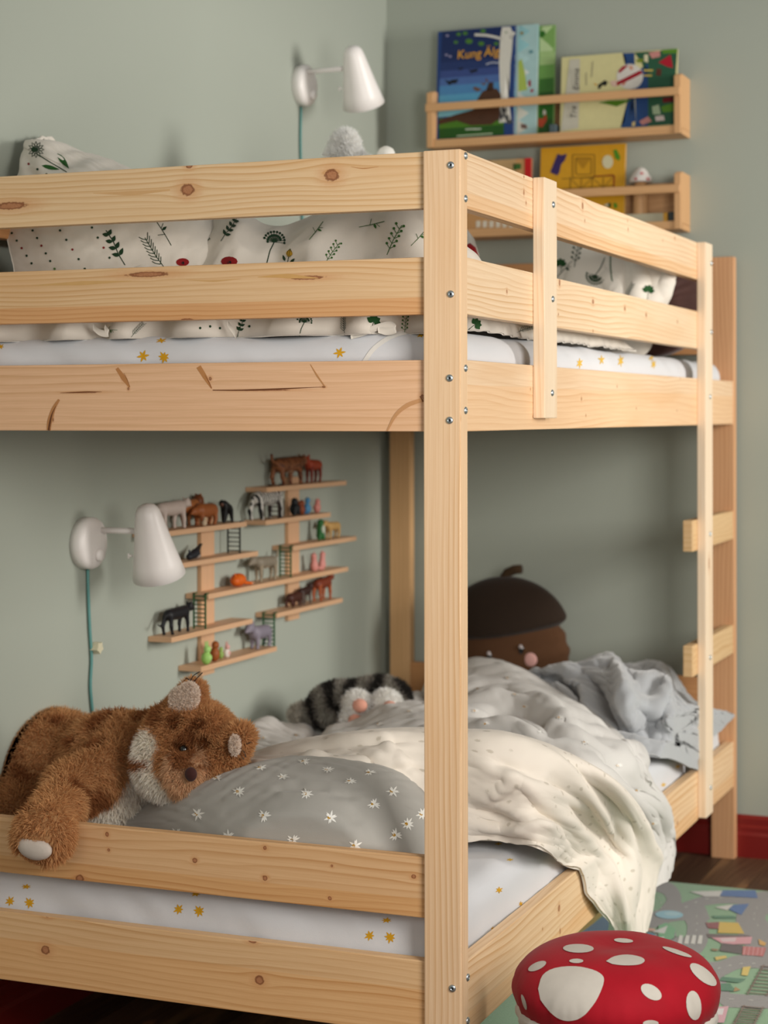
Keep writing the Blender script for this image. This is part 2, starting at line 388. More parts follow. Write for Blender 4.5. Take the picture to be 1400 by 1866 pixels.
def nets(prims, vox, k=.01, disp=None):
    lo = np.full(3, 1e9); hi = -lo
    for p in prims:
        if p[0] == 'e': m = max(p[2]); lo = np.minimum(lo, np.array(p[1])-m); hi = np.maximum(hi, np.array(p[1])+m)
        else:
            m = max(p[3])
            for q in (p[1], p[2]): lo = np.minimum(lo, np.array(q)-m); hi = np.maximum(hi, np.array(q)+m)
    lo -= 2*vox+k*.3; hi += 2*vox+k*.3
    ax = [np.arange(lo[i], hi[i]+vox, vox) for i in range(3)]
    G = np.stack(np.meshgrid(*ax, indexing='ij'), -1)
    d = smin(body_dist(G, prims), k)
    if disp is not None: d = d+disp(G)
    s_ = (d < 0); n = np.array(d.shape)-1
    acc = np.zeros(tuple(n)+(3,)); cnt = np.zeros(tuple(n))
    base = np.stack(np.meshgrid(*[np.arange(m) for m in n], indexing='ij'), -1).astype(float)
    corners = [(i, j, k_) for i in (0, 1) for j in (0, 1) for k_ in (0, 1)]
    def sl(c): return tuple(slice(c[i], c[i]+n[i]) for i in range(3))
    for c in corners:
        for a in range(3):
            if c[a] == 0:
                e = list(c); e[a] = 1; A, B = d[sl(c)], d[sl(tuple(e))]
                cr = (A < 0) != (B < 0); t = np.where(cr, A/(A-B+1e-12), 0)
                off = np.zeros(tuple(n)+(3,)); off[...] = np.array(c, float); off[..., a] += t
                acc += np.where(cr[..., None], off, 0); cnt += cr
    act = cnt > 0; vid = -np.ones(tuple(n), int); vid[act] = np.arange(act.sum())
    V = (base[act]+acc[act]/cnt[act][:, None])*vox+lo
    F = []
    for a in range(3):
        b, c = (a+1) % 3, (a+2) % 3
        m = [slice(1, n[i]) for i in range(3)]; m[a] = slice(0, n[a]); m = tuple(m)
        m2 = list(m); m2[a] = slice(1, n[a]+1); m2 = tuple(m2)
        s0, s1 = s_[m], s_[m2]; ch = s0 != s1
        ix = np.argwhere(ch); st = s0[ch]
        off = np.array([1, 1, 1]); off[a] = 0; ix = ix+off
        def g(db, dc):
            q = ix.copy(); q[:, b] -= db; q[:, c] -= dc; return vid[q[:, 0], q[:, 1], q[:, 2]]
        Q = np.stack([g(1, 1), g(0, 1), g(0, 0), g(1, 0)], 1)
        Q[~st] = Q[~st][:, ::-1]; F.append(Q)
    F = np.concatenate(F); F = F[(F >= 0).all(1)]
    # gradient normals
    e = vox*.5; N = np.zeros_like(V)
    for i in range(3):
        o = np.zeros(3); o[i] = e; N[:, i] = smin(body_dist(V+o, prims), k)-smin(body_dist(V-o, prims), k)
    N /= np.linalg.norm(N, axis=1, keepdims=True)+1e-12
    D = np.stack(body_dist(V, prims), 1)
    return V, F, N, D.argmin(1)
def body(mb, prims, vox, k=.01, mi=0, colf=None, disp=None):
    V, F, N, I = nets(prims, vox, k, disp)
    cols = np.array([lin(primcol(p))[:3] for p in prims])[I]
    if colf is not None: cols = colf(V, N, I, cols)
    mb.add(V, F.tolist(), None, mi=mi, vcol=cols)
    return V, F, N, I, cols
def fur(mb, V, F, N, cols, n, L, w, mi=0, lean=(0, 0, -.4), jit=.5, lenf=None, seed=1):
    """short tapering tufts over a body, each a bent two-segment blade"""
    r = np.random.default_rng(seed); F = np.asarray(F)
    A = V[F]; ar = np.linalg.norm(np.cross(A[:, 1]-A[:, 0], A[:, 3]-A[:, 0]), axis=1); f = r.choice(len(F), n, p=ar/ar.sum())
    a, b = r.random((2, n, 1)); q = F[f]
    def bl(X): return (X[q[:, 0]]*(1-a)+X[q[:, 1]]*a)*(1-b)+(X[q[:, 3]]*(1-a)+X[q[:, 2]]*a)*b
    P, NN, C = bl(V), bl(N), bl(cols)
    D = NN+np.array(lean)+r.normal(0, jit, (n, 3)); D /= np.linalg.norm(D, axis=1, keepdims=True)
    D2 = D+np.array(lean)*.8+r.normal(0, jit*.5, (n, 3)); D2 /= np.linalg.norm(D2, axis=1, keepdims=True)
    ln = L*(.6+.8*r.random((n, 1)))
    if lenf is not None: ln = ln*lenf(P)[:, None]
    S = np.cross(D, r.normal(0, 1, (n, 3))); S /= np.linalg.norm(S, axis=1, keepdims=True)
    p0 = P-NN*L*.1; p1 = P+D*ln*.55; p2 = p1+D2*ln*.45
    VV = np.stack([p0+S*w, p0-S*w, p1+S*w*.7, p1-S*w*.7, p2], 1).reshape(-1, 3)
    C = C*(.86+.3*r.random((n, 1)))
    CC = np.stack([C*.95, C*.95, C*1.03, C*1.03, C*1.15], 1).reshape(-1, 3)
    k = np.arange(n)[:, None]*5
    Q = (k+np.array([[0, 1, 3, 2]])).tolist(); T = (k+np.array([[2, 3, 4]])).tolist()
    mb.add(VV, Q+T, None, mi=mi, vcol=np.clip(CC, 0, 1))

# ================================================================== SETTING
WALLX, WALLY = -0.995, 2.160
def wall_mat():
    t = NT('sage_wall_paint'); tc = t.n('ShaderNodeTexCoord').outputs['Object']
    c = t.mix(t.noise(tc, 1.2, 2), lin('A6ACA1'), lin('ABB1A6'))
    t.link(c, t.b.inputs['Base Color']); t.b.inputs['Roughness'].default_value = .8; t.b.inputs['Specular IOR Level'].default_value = .25
    t.bump(t.noise(tc, 420, 3), .25, .0006); return t.m
MW = wall_mat()
m = MB(); m.box((WALLX-.1, -2.2, 0), (WALLX, WALLY, 2.6), bev=0); meta(m.build('wall_left', MW), kind='structure')
m = MB(); m.box((WALLX-.1, WALLY, 0), (1.9, WALLY+.1, 2.6), bev=0); meta(m.build('wall_back', MW), kind='structure')
MRED = plain('dark_red_gloss_paint', '7E1A17', .35, .06, 6)
def skirting(name, horizontal):
    m = MB(); prof = [(0, 0), (.022, 0), (.022, .058), (.018, .066), (.018, .078), (.012, .084), (.012, .100), (.005, .108), (0, .108)]
    if horizontal: V = [(x, WALLY-a, b) for x in (WALLX+.0005, 1.9) for a, b in prof]
    else: V = [(WALLX+a, y, b) for y in (WALLY-.0225, -2.2) for a, b in prof]
    n = len(prof); F = [(i, (i+1) % n, (i+1) % n+n, i+n) for i in range(n)]+[tuple(range(n)), tuple(range(n, 2*n))]
    m.add(V, F, smooth=False); meta(m.build(name, MRED), kind='structure')
skirting('baseboard_back', True); skirting('baseboard_left', False)
# unseen right wall, added so its window edge shades the near left wall
m = MB(); 
for lo, hi in (((1.9, -1.2, 0), (2.0, .66, 2.6)), ((1.9, 2.05, 0), (2.0, WALLY+.1, 2.6)), ((1.9, .66, 0), (2.0, 2.05, .72)), ((1.9, .66, 2.38), (2.0, 2.05, 2.6))): m.box(lo, hi, bev=0)
wr = meta(m.build('wall_right', MW), kind='structure')
m = MB()
for lo, hi in (((1.93, .66, .72), (1.98, .71, 2.38)), ((1.93, 2.0, .72), (1.98, 2.05, 2.38)), ((1.93, .71, .72), (1.98, 2.0, .77)), ((1.93, .71, 2.33), (1.98, 2.0, 2.38))): m.box(lo, hi, bev=.002)
meta(m.build('window_1', plain('white_window_paint', 'E4E2DC', .4)), kind='structure')
# dark wooden floor, board by board
fl = MB(); fl.box((WALLX-.1, -2.2, -.03), (1.9, WALLY+.1, -.003), bev=0)
floor = meta(fl.build('floor', plain('floor_underlay', '1B120C', .8)), kind='structure')
MF = [wood('dark_floor_%s' % i, b, l, seed=i*3.7, freq=60, lineamt=.6, generic=.3, knotcol='2A1810') for i, (b, l) in enumerate([('5A4231', '3C2A1D'), ('4E392A', '33241A'), ('654A36', '463122')])]
x = WALLX
i = 0
while x < 1.85:
    y = -2.2+(i*.77) % 1.1
    ys = [-2.2]+[y+k*1.45 for k in range(0, 4) if -2.0 < y+k*1.45 < 2.1]+[WALLY]
    for a, b in zip(ys[:-1], ys[1:]):
        m = MB(); m.box((x+.0008, a+.0008, -.003), (min(x+.119, 1.9), b-.0008, 0), bev=.0008, axis=1, uvo=(i*.7, i*.31)); m.build('plank', MF[(i*5+int(a*3)) % 3], floor)
    x += .12; i += 1

# ================================================================== BUNK BED
PW, PD, BW, BL, BH = .0612, .0334, .9655, 2.1396, 1.5683
bed = empty('bunk_bed', (0, 0, 0), 'natural pine bunk bed with slatted rails, guard rails and ladder', 'bunk bed')
P_BASE, P_LINE = 'E7C497', 'C79765'
def kn(u, v, across0): pass
def post(name, x0, y0, mat):
    m = MB(); m.box((x0, y0, 0), (x0+PW, y0+PD, BH), bev=.0022, axis=2); return m.build(name, mat, bed)
def onF(u, v): p = on(u, v, 1, 0); return p      # near face
def fk(u, v, r, s=1.3): p = on(u, v, 1, .008); return (p[0], p[2], r, s)          # knot on a short rail (along x, across z)
def pk(u, v, r, s=1.0): p = on(u, v, 1, 0); return (p[2], p[0], r, s)              # knot on near post
def sk(u, v, r, s=1.3): p = on(u, v, 0, -.002); return (p[1], p[2], r, s)          # knot on long rails
near = wood('pine_near_post', 'EBCB9F', 'CF9F6C', 1.3, 110, [pk(808, 355, .003, 1.), pk(830, 1119, .0022, 1), pk(824, 1128, .0015, 1), pk(812, 929, .003, 1), pk(828, 1470, .0016, 1), pk(837, 762, .003, 1.0), pk(821, 763, .0035, .8), pk(793, 1045, .0022, 9)], lineamt=.55, amp=1.2)
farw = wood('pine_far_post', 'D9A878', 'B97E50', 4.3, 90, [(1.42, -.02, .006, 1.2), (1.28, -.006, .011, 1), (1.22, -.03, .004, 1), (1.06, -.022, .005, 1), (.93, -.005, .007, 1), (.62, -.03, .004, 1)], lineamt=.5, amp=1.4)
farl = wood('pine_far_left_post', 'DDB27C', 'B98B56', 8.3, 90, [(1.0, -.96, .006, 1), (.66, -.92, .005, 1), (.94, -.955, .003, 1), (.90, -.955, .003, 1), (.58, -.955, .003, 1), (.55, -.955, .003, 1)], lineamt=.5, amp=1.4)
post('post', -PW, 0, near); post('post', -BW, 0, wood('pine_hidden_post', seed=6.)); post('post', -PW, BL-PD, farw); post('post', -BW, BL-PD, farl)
SR = [(1.4797, 1.5683), (1.3145, 1.4041), (1.1322, 1.2438), (.374, .4686), (.190, .3071)]
smat = [
 wood('pine_rail_1', 'E9CA9A', 'CFA068', 2.1, 95, [fk(342, 346, .009, 1.3), fk(605, 319, .009, 1.3), fk(345, 302, .004, 1.5), fk(20, 375, .006, 5)], amp=1.8, lineamt=.75),
 wood('pine_rail_2', 'E5C291', 'CC9A62', 12.6, 115, [fk(270, 500, .004, 9), fk(560, 506, .003, 9), fk(340, 585, .004, 3)], split=(1.3415, 'F0CBA4'), amp=2.4, lineamt=.75),
 wood('pine_rail_3', 'E9BE92', 'C38F5B', 5.2, 80, [fk(226, 690, .0035, .8), fk(234, 708, .0025, .8), fk(97, 765, .003, .35), fk(383, 690, .003, .8), fk(480, 711, .0011, 40), fk(155, 715, .0012, 20), fk(590, 705, .0015, 2), fk(771, 724, .004, 1)], lineamt=.4, knotcol='5A2E16', amp=1.2),
 wood('pine_rail_4', 'E2B985', 'C38D57', 7.7, 90, [fk(195, 1520, .004, .8), fk(198, 1549, .0025, 1), fk(145, 1601, .006, 1.2), fk(355, 1568, .004, 1), fk(483, 1600, .004, 1), fk(601, 1637, .003, 1), fk(754, 1597, .003, 1.2), fk(605, 1578, .002, 1), fk(483, 1545, .003, 1)], split=(.4035, 'F6E4C4'), amp=1.8, lineamt=.7),
 wood('pine_rail_5', 'E4BE8A', 'C6935C', 9.1, 85, [fk(83, 1731, .007, 1.1), fk(473, 1786, .007, 1.1), fk(86, 1667, .004, 1.5), fk(460, 1714, .004, 1.8)], split=(.262, 'FFEFD8'), amp=1.6, lineamt=.6)]
gen = wood('pine_plain', 'E2BE8C', 'C4935F', 3.3, 95, generic=.35)
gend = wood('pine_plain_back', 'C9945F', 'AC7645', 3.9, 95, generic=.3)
rails = []
for (z0, z1), mt in zip(SR, smat):
    m = MB(); m.box((-BW+PW, .008, z0), (-PW, .0300, z1), bev=.002, axis=0); m.build('end_rail', mt, bed)
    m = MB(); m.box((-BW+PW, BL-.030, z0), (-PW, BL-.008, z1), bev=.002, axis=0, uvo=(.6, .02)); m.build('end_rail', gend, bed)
lmat = [
 wood('pine_side_1', 'EED2A9', 'D3A574', 21.1, 100, [sk(955, 350, .004, .6), sk(959, 370, .0025, .8), sk(955, 322, .002, 1), sk(1062, 375, .006, .7), sk(1066, 402, .0025, .8), sk(1145, 418, .003, .8), sk(1230, 434, .003, .8), sk(1144, 402, .002, .7), sk(1208, 438, .002, .7)], split=(1.505, 'F7E2C6'), amp=1.8, lineamt=.6),
 wood('pine_side_2', 'EED3AA', 'D6AA78', 25.2, 110, [sk(924, 531, .003, .8), sk(1020, 515, .005, .8), sk(1081, 550, .004, 1.3), sk(1139, 562, .004, 1.2), sk(1178, 574, .0035, 1.2), sk(1018, 573, .002, 1), sk(1081, 603, .002, 1), sk(1235, 586, .003, 1)], amp=2.2, lineamt=.65),
 wood('pine_side_3', 'ECCFA6', 'D7AA7C', 28.3, 90, [sk(967, 709, .002, .7), sk(971, 759, .002, .7), sk(1060, 727, .003, .9), sk(1125, 704, .0022, .9), sk(1160, 744, .002, 1), sk(1068, 757, .002, 1), sk(1240, 690, .002, 1), sk(1234, 748, .002, 1)], split=(1.205, 'FFF0DC'), amp=1.8, lineamt=.5),
 wood('pine_side_4', 'ECCD9F', 'CF9D66', 33.3, 85, [sk(1019, 1655, .006, .8), sk(1021, 1697, .004, .7), sk(989, 1693, .002, .8), sk(1235, 1500, .004, 1)], split=(.225, 'FFF0DC'), amp=1.8, lineamt=.6)]
MUP = [wood('pine_mid_upright', 'F1DCB8', 'D9B285', 41., 110, lineamt=.45, amp=1.2), wood('pine_far_upright', 'F3DFBD', 'DDB98D', 44., 100, lineamt=.3, amp=1.2, knots=[(.8, 1.71, .004, 3)])]
for (z0, z1), mt, y1 in zip([SR[0], SR[1], SR[2], SR[4]], lmat, (1.757, 1.757, BL-PD, BL-PD)):
    m = MB(); m.box((-.024, PD, z0), (-.002, y1, z1), bev=.002, axis=1); m.build('side_rail', mt, bed)
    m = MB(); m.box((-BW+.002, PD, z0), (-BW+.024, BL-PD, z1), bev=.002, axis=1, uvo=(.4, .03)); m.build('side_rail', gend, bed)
m = MB(); m.box((-.002, .378, 1.152), (.019, .453, 1.569), bev=.002, axis=2); up1 = m.build('upright', MUP[0], bed)
m = MB(); m.box((-.002, 1.676, .196), (.019, 1.754, 1.5685), bev=.002, axis=2); up2 = m.build('upright', MUP[1], bed)
for z in (.871, .575):
    m = MB(); m.box((-.026, 1.628, z-.038), (-.002, BL-PD, z+.036), bev=.003, axis=1, uvo=(z, 0)); m.build('ladder_step', wood('pine_step', 'DDBC88', 'C39660', 50., 80), bed)
# slat bases and their ledges
for zb in (1.150, .212):
    for k in range(14):
        y = .09+k*.148; m = MB(); m.box((-BW+.026, y, zb), (-.026, y+.068, zb+.015), bev=.002, axis=0, uvo=(k*.3, k*.1)); m.build('slat', gen, bed)
    for xx in (-BW+.0242, -.0442):
        m = MB(); m.box((xx, .035, zb-.017), (xx+.020, BL-.035, zb), bev=.001, axis=1); m.build('slat_support', gen, bed)
MZ = plain('zinc_bolt', 'B9C2C6', .32, .05, 200, metal=.9); MDK = plain('bolt_recess', '20242A', .6)
def bolt(p, ax, par=None, r=.0058):
    prof = [(0, .0030), (r*.45, .0030), (r*.8, .0026), (r, .0012), (r, -.002)]
    m = MB(); m.lathe([(r, -.002), (r, .0012), (r*.8, .0026), (r*.45, .0030), (r*.42, .0030), (r*.42, .0012), (0, .0012)], seg=20)
    m.lathe([(r*.40, .00122), (0, .00125)], seg=6, mi=1, cap=False)
    M = Matrix.Rotation(PI/2, 4, 'X') if ax == 1 else Matrix.Rotation(PI/2, 4, 'Y')
    for k in range(len(m.v)): m.v[k] = m.v[k]@np.array(M.to_3x3()).T
    o = m.build('bolt', [MZ, MDK], bed); o.location = p
for u, v in [(822, 301), (822, 536), (820, 689), (820, 766), (825, 1801)]: bolt(on(u, v, 1, 0), 1)
for u, v in [(848, 284), (848, 362), (848, 671), (848, 748), (852, 1781), (852, 1860)]: bolt(on(u, v, 0, 0), 0)
for u, v in [(1008, 373), (1007, 545), (1006, 716), (1296, 480), (1296, 605), (1294, 723), (1294, 973), (1294, 1198), (1295, 1435)]: bolt(on(u, v, 0, .019), 0)

# ================================================================== BEDDING
def cloth_mat(name, col, rough=.85, weave=900, bump=.18, sheen=.15, big=0, sss=0):
    t = NT(name); tc = t.n('ShaderNodeTexCoord').outputs['Object']; c = lin(col)
    t.link(t.mix(t.noise(tc, 14, 2), c, t.mix(.06, c, lin('8A8478'))), t.b.inputs['Base Color'])
    t.b.inputs['Roughness'].default_value = rough; t.b.inputs['Specular IOR Level'].default_value = .2
    t.b.inputs['Sheen Weight'].default_value = sheen
    t.bump(t.m_('ADD', t.noise(tc, weave, 2), t.m_('MULTIPLY', t.noise(tc, 26, 3), big)), bump, .0012)
    MATS[name] = t.m; return t.m
MPRINT = colattr('printed_ink', .8)
MSHEET = cloth_mat('white_sheet_cotton', 'D6D7DB', big=3)
MFLOR = cloth_mat('cream_floral_cotton', 'E2DBD0', big=4)
MGREY = cloth_mat('grey_daisy_cotton', 'A9A6A0', big=4)
MGREY2 = cloth_mat('pale_grey_daisy_cotton', 'CFCCC8', big=4)
def _ivory():
    t = NT('ivory_speckled_cotton'); tc = t.n('ShaderNodeTexCoord').outputs['Object']; uv = t.n('ShaderNodeUVMap', uv_map='UVMap').outputs[0]
    mp = t.n('ShaderNodeMapping'); mp.inputs['Scale'].default_value = (36, 30, 1); mp.inputs['Rotation'].default_value = (0, 0, .5); t.link(uv, mp.inputs[0])
    vo = t.n('ShaderNodeTexVoronoi', i_Scale=1.0, i_Randomness=.35); t.link(mp.outputs[0], vo.inputs['Vector'])
    d = t.m_('ADD', vo.outputs['Distance'], t.m_('MULTIPLY', t.m_('SUBTRACT', t.noise(uv, 420, 2), .5), .16))
    t.link(t.mix(t.ramp(d, .12, .22, .6, 0), lin('E3DACE'), lin('B2A896')), t.b.inputs['Base Color'])
    t.b.inputs['Roughness'].default_value = .85; t.b.inputs['Specular IOR Level'].default_value = .2; t.b.inputs['Sheen Weight'].default_value = .15
    t.bump(t.m_('ADD', t.noise(tc, 900, 2), t.m_('MULTIPLY', t.noise(tc, 30, 3), 4)), .18, .0012); return t.m
MIVORY = _ivory()
MFLEECE = cloth_mat('grey_fleece', 'A9ACB0', .95, 500, .5, .6, big=2)

def pp(P, pts, col, sub=2):                    # a printed shape given by its outline as seen in the photo, laid on the cloth
    pts = np.array(pts, float); m = pts.mean(0); V = []; nn = []
    for k in range(sub, 0, -1):
        for q in pts*(k/sub)+m*(1-k/sub): V.append(q)
    V.append(m); out = []
    for q in V:
        for k in (0, .03, .07, .12, .2, .35):
            h, n = P.cam(*(q*(1-k)+m*k))
            if h is not None: break
        if h is None: return
        d = Vector(ray(*q))
        if n.dot(d) > 0: n = -n
        out.append(tuple(h+n*P.off))
    k = len(pts); F = []
    o = np.array(out); 
    if np.abs(o-o.mean(0)).max() > 3*np.linalg.norm(pts.max(0)-pts.min(0))*.0018+.03: return
    for r_ in range(sub-1): F += [(r_*k+i, r_*k+(i+1) % k, (r_+1)*k+(i+1) % k, (r_+1)*k+i) for i in range(k)]
    b = (sub-1)*k; F += [(b+i, b+(i+1) % k, sub*k) for i in range(k)]
    P.mb.add(out, F, None, col, P.mi)
def pl(P, pts, w, col, step=4, lim=.03):
    Q = np.array(pts, float); d = np.r_[0, np.cumsum(np.linalg.norm(np.diff(Q, axis=0), axis=1))]; n = max(2, int(d[-1]/step)+1)
    t = np.linspace(0, d[-1], n); Q = np.c_[np.interp(t, d, Q[:, 0]), np.interp(t, d, Q[:, 1])]
    T = np.gradient(Q, axis=0); T /= np.linalg.norm(T, axis=1, keepdims=True)+1e-9; N = np.c_[-T[:, 1], T[:, 0]]
    w = np.broadcast_to(np.array(w, float), (n,))[:, None] if np.ndim(w) == 0 else np.interp(np.linspace(0, 1, n), np.linspace(0, 1, len(w)), w)[:, None]
    rows = []
    for s_ in (.5, 0, -.5):
        row = []
        for q in Q+N*w*s_:
            h, nn = P.cam(*q)
            if h is None: row.append(None); continue
            if nn.dot(Vector(ray(*q))) > 0: nn = -nn
            row.append(np.array(h+nn*P.off))
        rows.append(row)
    V = []; F = []
    for i in range(n-1):
        for a, b in ((0, 1), (1, 2)):
            q = [rows[a][i], rows[a][i+1], rows[b][i+1], rows[b][i]]
            if any(x is None for x in q): continue
            qq = np.array(q)
            if (qq.max(0)-qq.min(0)).max() > lim+.002*step: continue
            k = len(V); V += q; F.append((k, k+1, k+2, k+3))
    if F: P.mb.add(V, F, None, col, P.mi)
def sm(pts, n=6):                               # smooth polyline
    p = np.array(pts, float); p = np.r_[[2*p[0]-p[1]], p, [2*p[-1]-p[-2]]]; out = []
    for i in range(1, len(p)-2):
        for t in np.linspace(0, 1, n, endpoint=False):
            out.append(.5*((2*p[i])+(-p[i-1]+p[i+1])*t+(2*p[i-1]-5*p[i]+4*p[i+1]-p[i+2])*t*t+(-p[i-1]+3*p[i]-3*p[i+1]+p[i+2])*t**3))
    out.append(p[-2]); return np.array(out)

def star(P, x, y, r, n=8, ratio=.35, col='D9A016', sq=1.0, a0=0, cen=None):
    for k in range(n):
        a = a0+2*PI*k/n; L = leaf(r*(.8+.2*((k*7) % 3)/2), r*.17, r*.18, 0, a, 5); L[:, 1] *= sq; L[:, 0] += x; L[:, 1] += y; pp(P, L, col, 1)
    if cen: pp(P, np.c_[x+r*.2*np.cos(np.linspace(0, 2*PI, 8, endpoint=False)), y+r*.2*sq*np.sin(np.linspace(0, 2*PI, 8, endpoint=False))], cen, 1)
def rbox(mb, lo, hi, r, step=.03, disp=None, mi=0):
    lo = np.array(lo, float); hi = np.array(hi, float)
    for a in range(3):
        b, c = (a+1) % 3, (a+2) % 3
        def ts(i):
            L = hi[i]-lo[i]; e = np.linspace(0, r*1.0, 6); m_ = np.linspace(r, L-r, max(2, int((L-2*r)/step)+1))
            return np.r_[e[:-1], m_, L-e[::-1][1:]]+lo[i]
        B, C = np.meshgrid(ts(b), ts(c), indexing='ij')
        for side in (0, 1):
            P = np.zeros(B.shape+(3,)); P[..., a] = (hi if side else lo)[a]; P[..., b] = B; P[..., c] = C
            inn = np.clip(P, lo+r, hi-r); d = P-inn; d /= np.linalg.norm(d, axis=-1, keepdims=True)+1e-9
            Q = inn+d*r
            if disp is not None: Q = Q+d*disp(Q)[..., None]
            if not side: Q = Q[::-1]
            mb.grid(Q, mi=mi)
def mattress(name, z0, z1, label, flowers, extra=None):
    m = MB()
    rbox(m, (-.940, .034, z0), (-.0265, BL-.034, z1), .045, .014, lambda Q: .0035*fbm(Q[..., 0]*5+Q[..., 2]*9, Q[..., 1]*5+Q[..., 2]*5, 3)-.004+.0022*vnoise(Q[..., 0]*22+Q[..., 1]*14+Q[..., 2]*20, Q[..., 1]*5-Q[..., 0]*8, 41))
    P = Print(m, 1, .0006)
    for f in flowers: star(P, *f, cen=None)
    for b in (extra or []): P.off = .0012; pl(P, sm(b, 6), 8, 'E9E6E0', 4)
    o = m.build(name, [MSHEET, MPRINT]); meta(o, label, 'mattress'); return o
YF = 'D6A01C'
def tri(x, y, s): return [(x, y, 12*s, 8, .3, YF, 1.0, .2), (x-37*s, y-3*s, 11*s, 7, .3, YF, 1.0, .9), (x-6*s, y-31*s, 12*s, 7, .3, YF, .45, .4)]
F_up = [(259, 649, 12, 6, .3, YF, 1.1, .9), (297, 651, 12, 8, .3, YF, 1, .2), (292, 621, 12, 6, .3, YF, .45, .4), (617, 643, 12, 6, .3, YF, 1, .9), (545, 606, 13, 6, .3, YF, .3, .2), (765, 612, 10, 6, .3, YF, .4, .2), (0, 632, 8, 6, .3, YF, .7, .2),
        (1055, 662, 7, 6, .3, 'E3B94A', 1.6, .5), (1095, 656, 7, 5, .3, 'E3B94A', 1.6, .9), (1130, 658, 7, 6, .3, 'E3B94A', 1.8, .4), (1186, 650, 6, 6, .3, 'E3B94A', 1.8, .4), (1190, 664, 6, 6, .3, 'E3B94A', 1.6, .4), (1160, 640, 6, 6, .3, 'E3B94A', 1.6, .4), (1048, 625, 7, 6, .3, 'E3B94A', .8, .4), (868, 608, 8, 6, .3, 'E3B94A', .5, .2)]
F_lo = tri(709, 1708, 1)+tri(361, 1660, 1)+tri(52, 1645, .95)+[(908, 1622, 8, 6, .3, YF, .9, .5), (928, 1567, 8, 6, .3, 'E3B94A', .4, .5), (907, 1538, 9, 6, .3, 'E3B94A', .35, .5), (993, 1541, 8, 6, .3, 'E3B94A', .6, .5), (948, 1647, 5, 6, .3, YF, 1.2, .5), (897, 1693, 5, 6, .3, YF, 1.2, .5), (1208, 1430, 6, 6, .3, 'E3B94A', .8, .5), (1234, 1397, 6, 6, .3, 'E3B94A', .8, .5)]
mattress('mattress', 1.166, 1.296, 'upper bunk mattress in a white sheet printed with yellow flowers', F_up, [[(664, 660), (684, 634), (720, 612), (776, 600)]])
def net(rows, nu, nv):
    """rows of (u, v, axis, value) seen in the photo and put at their depth -> smooth surface points [nv, nu, 3]"""
    R_ = np.array([[on(u, v, a, val) for (u, v, a, val) in r] for r in rows])
    return cr(cr(R_, nv, 0), nu, 1)
def clampray(P, ax, val):
    d = P-CAM; t = (val-CAM[ax])/d[..., ax]; bad = (P[..., ax] > val)
    return np.where(bad[..., None], CAM+d*t[..., None], P)
def project(P):
    d = P-CAM; dep = d@FW; x = FPX*(d@RT)/dep; y = -FPX*(d@UPV)/dep; a = math.radians(ROLL)
    return np.stack([700+x*math.cos(a)-y*math.sin(a), HY+x*math.sin(a)+y*math.cos(a)], -1)
def normals(P):
    N = np.cross(np.gradient(P, axis=0), np.gradient(P, axis=1)); N /= np.linalg.norm(N, axis=-1, keepdims=True)+1e-12; return N
def fold(P, ridges, up=None):
    """raise or sink the cloth along traced fold lines: (points, width px, height m[, sharpness])"""
    uv = project(P); N = normals(P)
    s = np.sign((N@(CAM-P.reshape(-1, 3).mean(0))).mean()) or 1; N = N*s
    tot = np.zeros(P.shape[:2])
    for r in ridges:
        q = sm(r[0], 5); w, a = r[1], r[2]; best = np.full(P.shape[:2], 1e9); tt = np.zeros(P.shape[:2]); n = len(q)-1
        for i in range(n):
            A, B = q[i], q[i+1]; ab = B-A; t = np.clip(((uv-A)@ab)/(ab@ab+1e-9), 0, 1)
            d = np.linalg.norm(uv-A-t[..., None]*ab, axis=-1); k = d < best; best = np.where(k, d, best); tt = np.where(k, (i+t)/n, tt)
        env = np.clip(np.sin(PI*np.clip(tt*.9+.05, 0, 1))*1.6, 0, 1)
        tot += a*(.55*np.exp(-(best/w)**2)+.45*np.exp(-best/w*1.3))*env
    return P+N*tot[..., None]
def crumple(P, amp, sx, sy, seed, ridged=True, rot=0.):
    nv, nu = P.shape[:2]
    du = np.r_[0, np.cumsum(np.linalg.norm(np.diff(P, axis=1), axis=2).mean(0))]; dv = np.r_[0, np.cumsum(np.linalg.norm(np.diff(P, axis=0), axis=2).mean(1))]
    U, V = np.meshgrid(du, dv); c, s_ = math.cos(rot), math.sin(rot); X = (U*c-V*s_)*sx; Y = (U*s_+V*c)*sy
    X2 = X+.9*vnoise(X*.5, Y*.5, seed+50); Y2 = Y+.9*vnoise(X*.5+7, Y*.5, seed+60)
    h = vnoise(X2, Y2, seed)*.6+vnoise(X2*2.1, Y2*2.1, seed+1)*.3
    if ridged: h = h+.5*(1-2*np.abs(vnoise(X2*.8+9, Y2*.8, seed+2)))**3
    return P+normals(P)*amp*h[..., None]
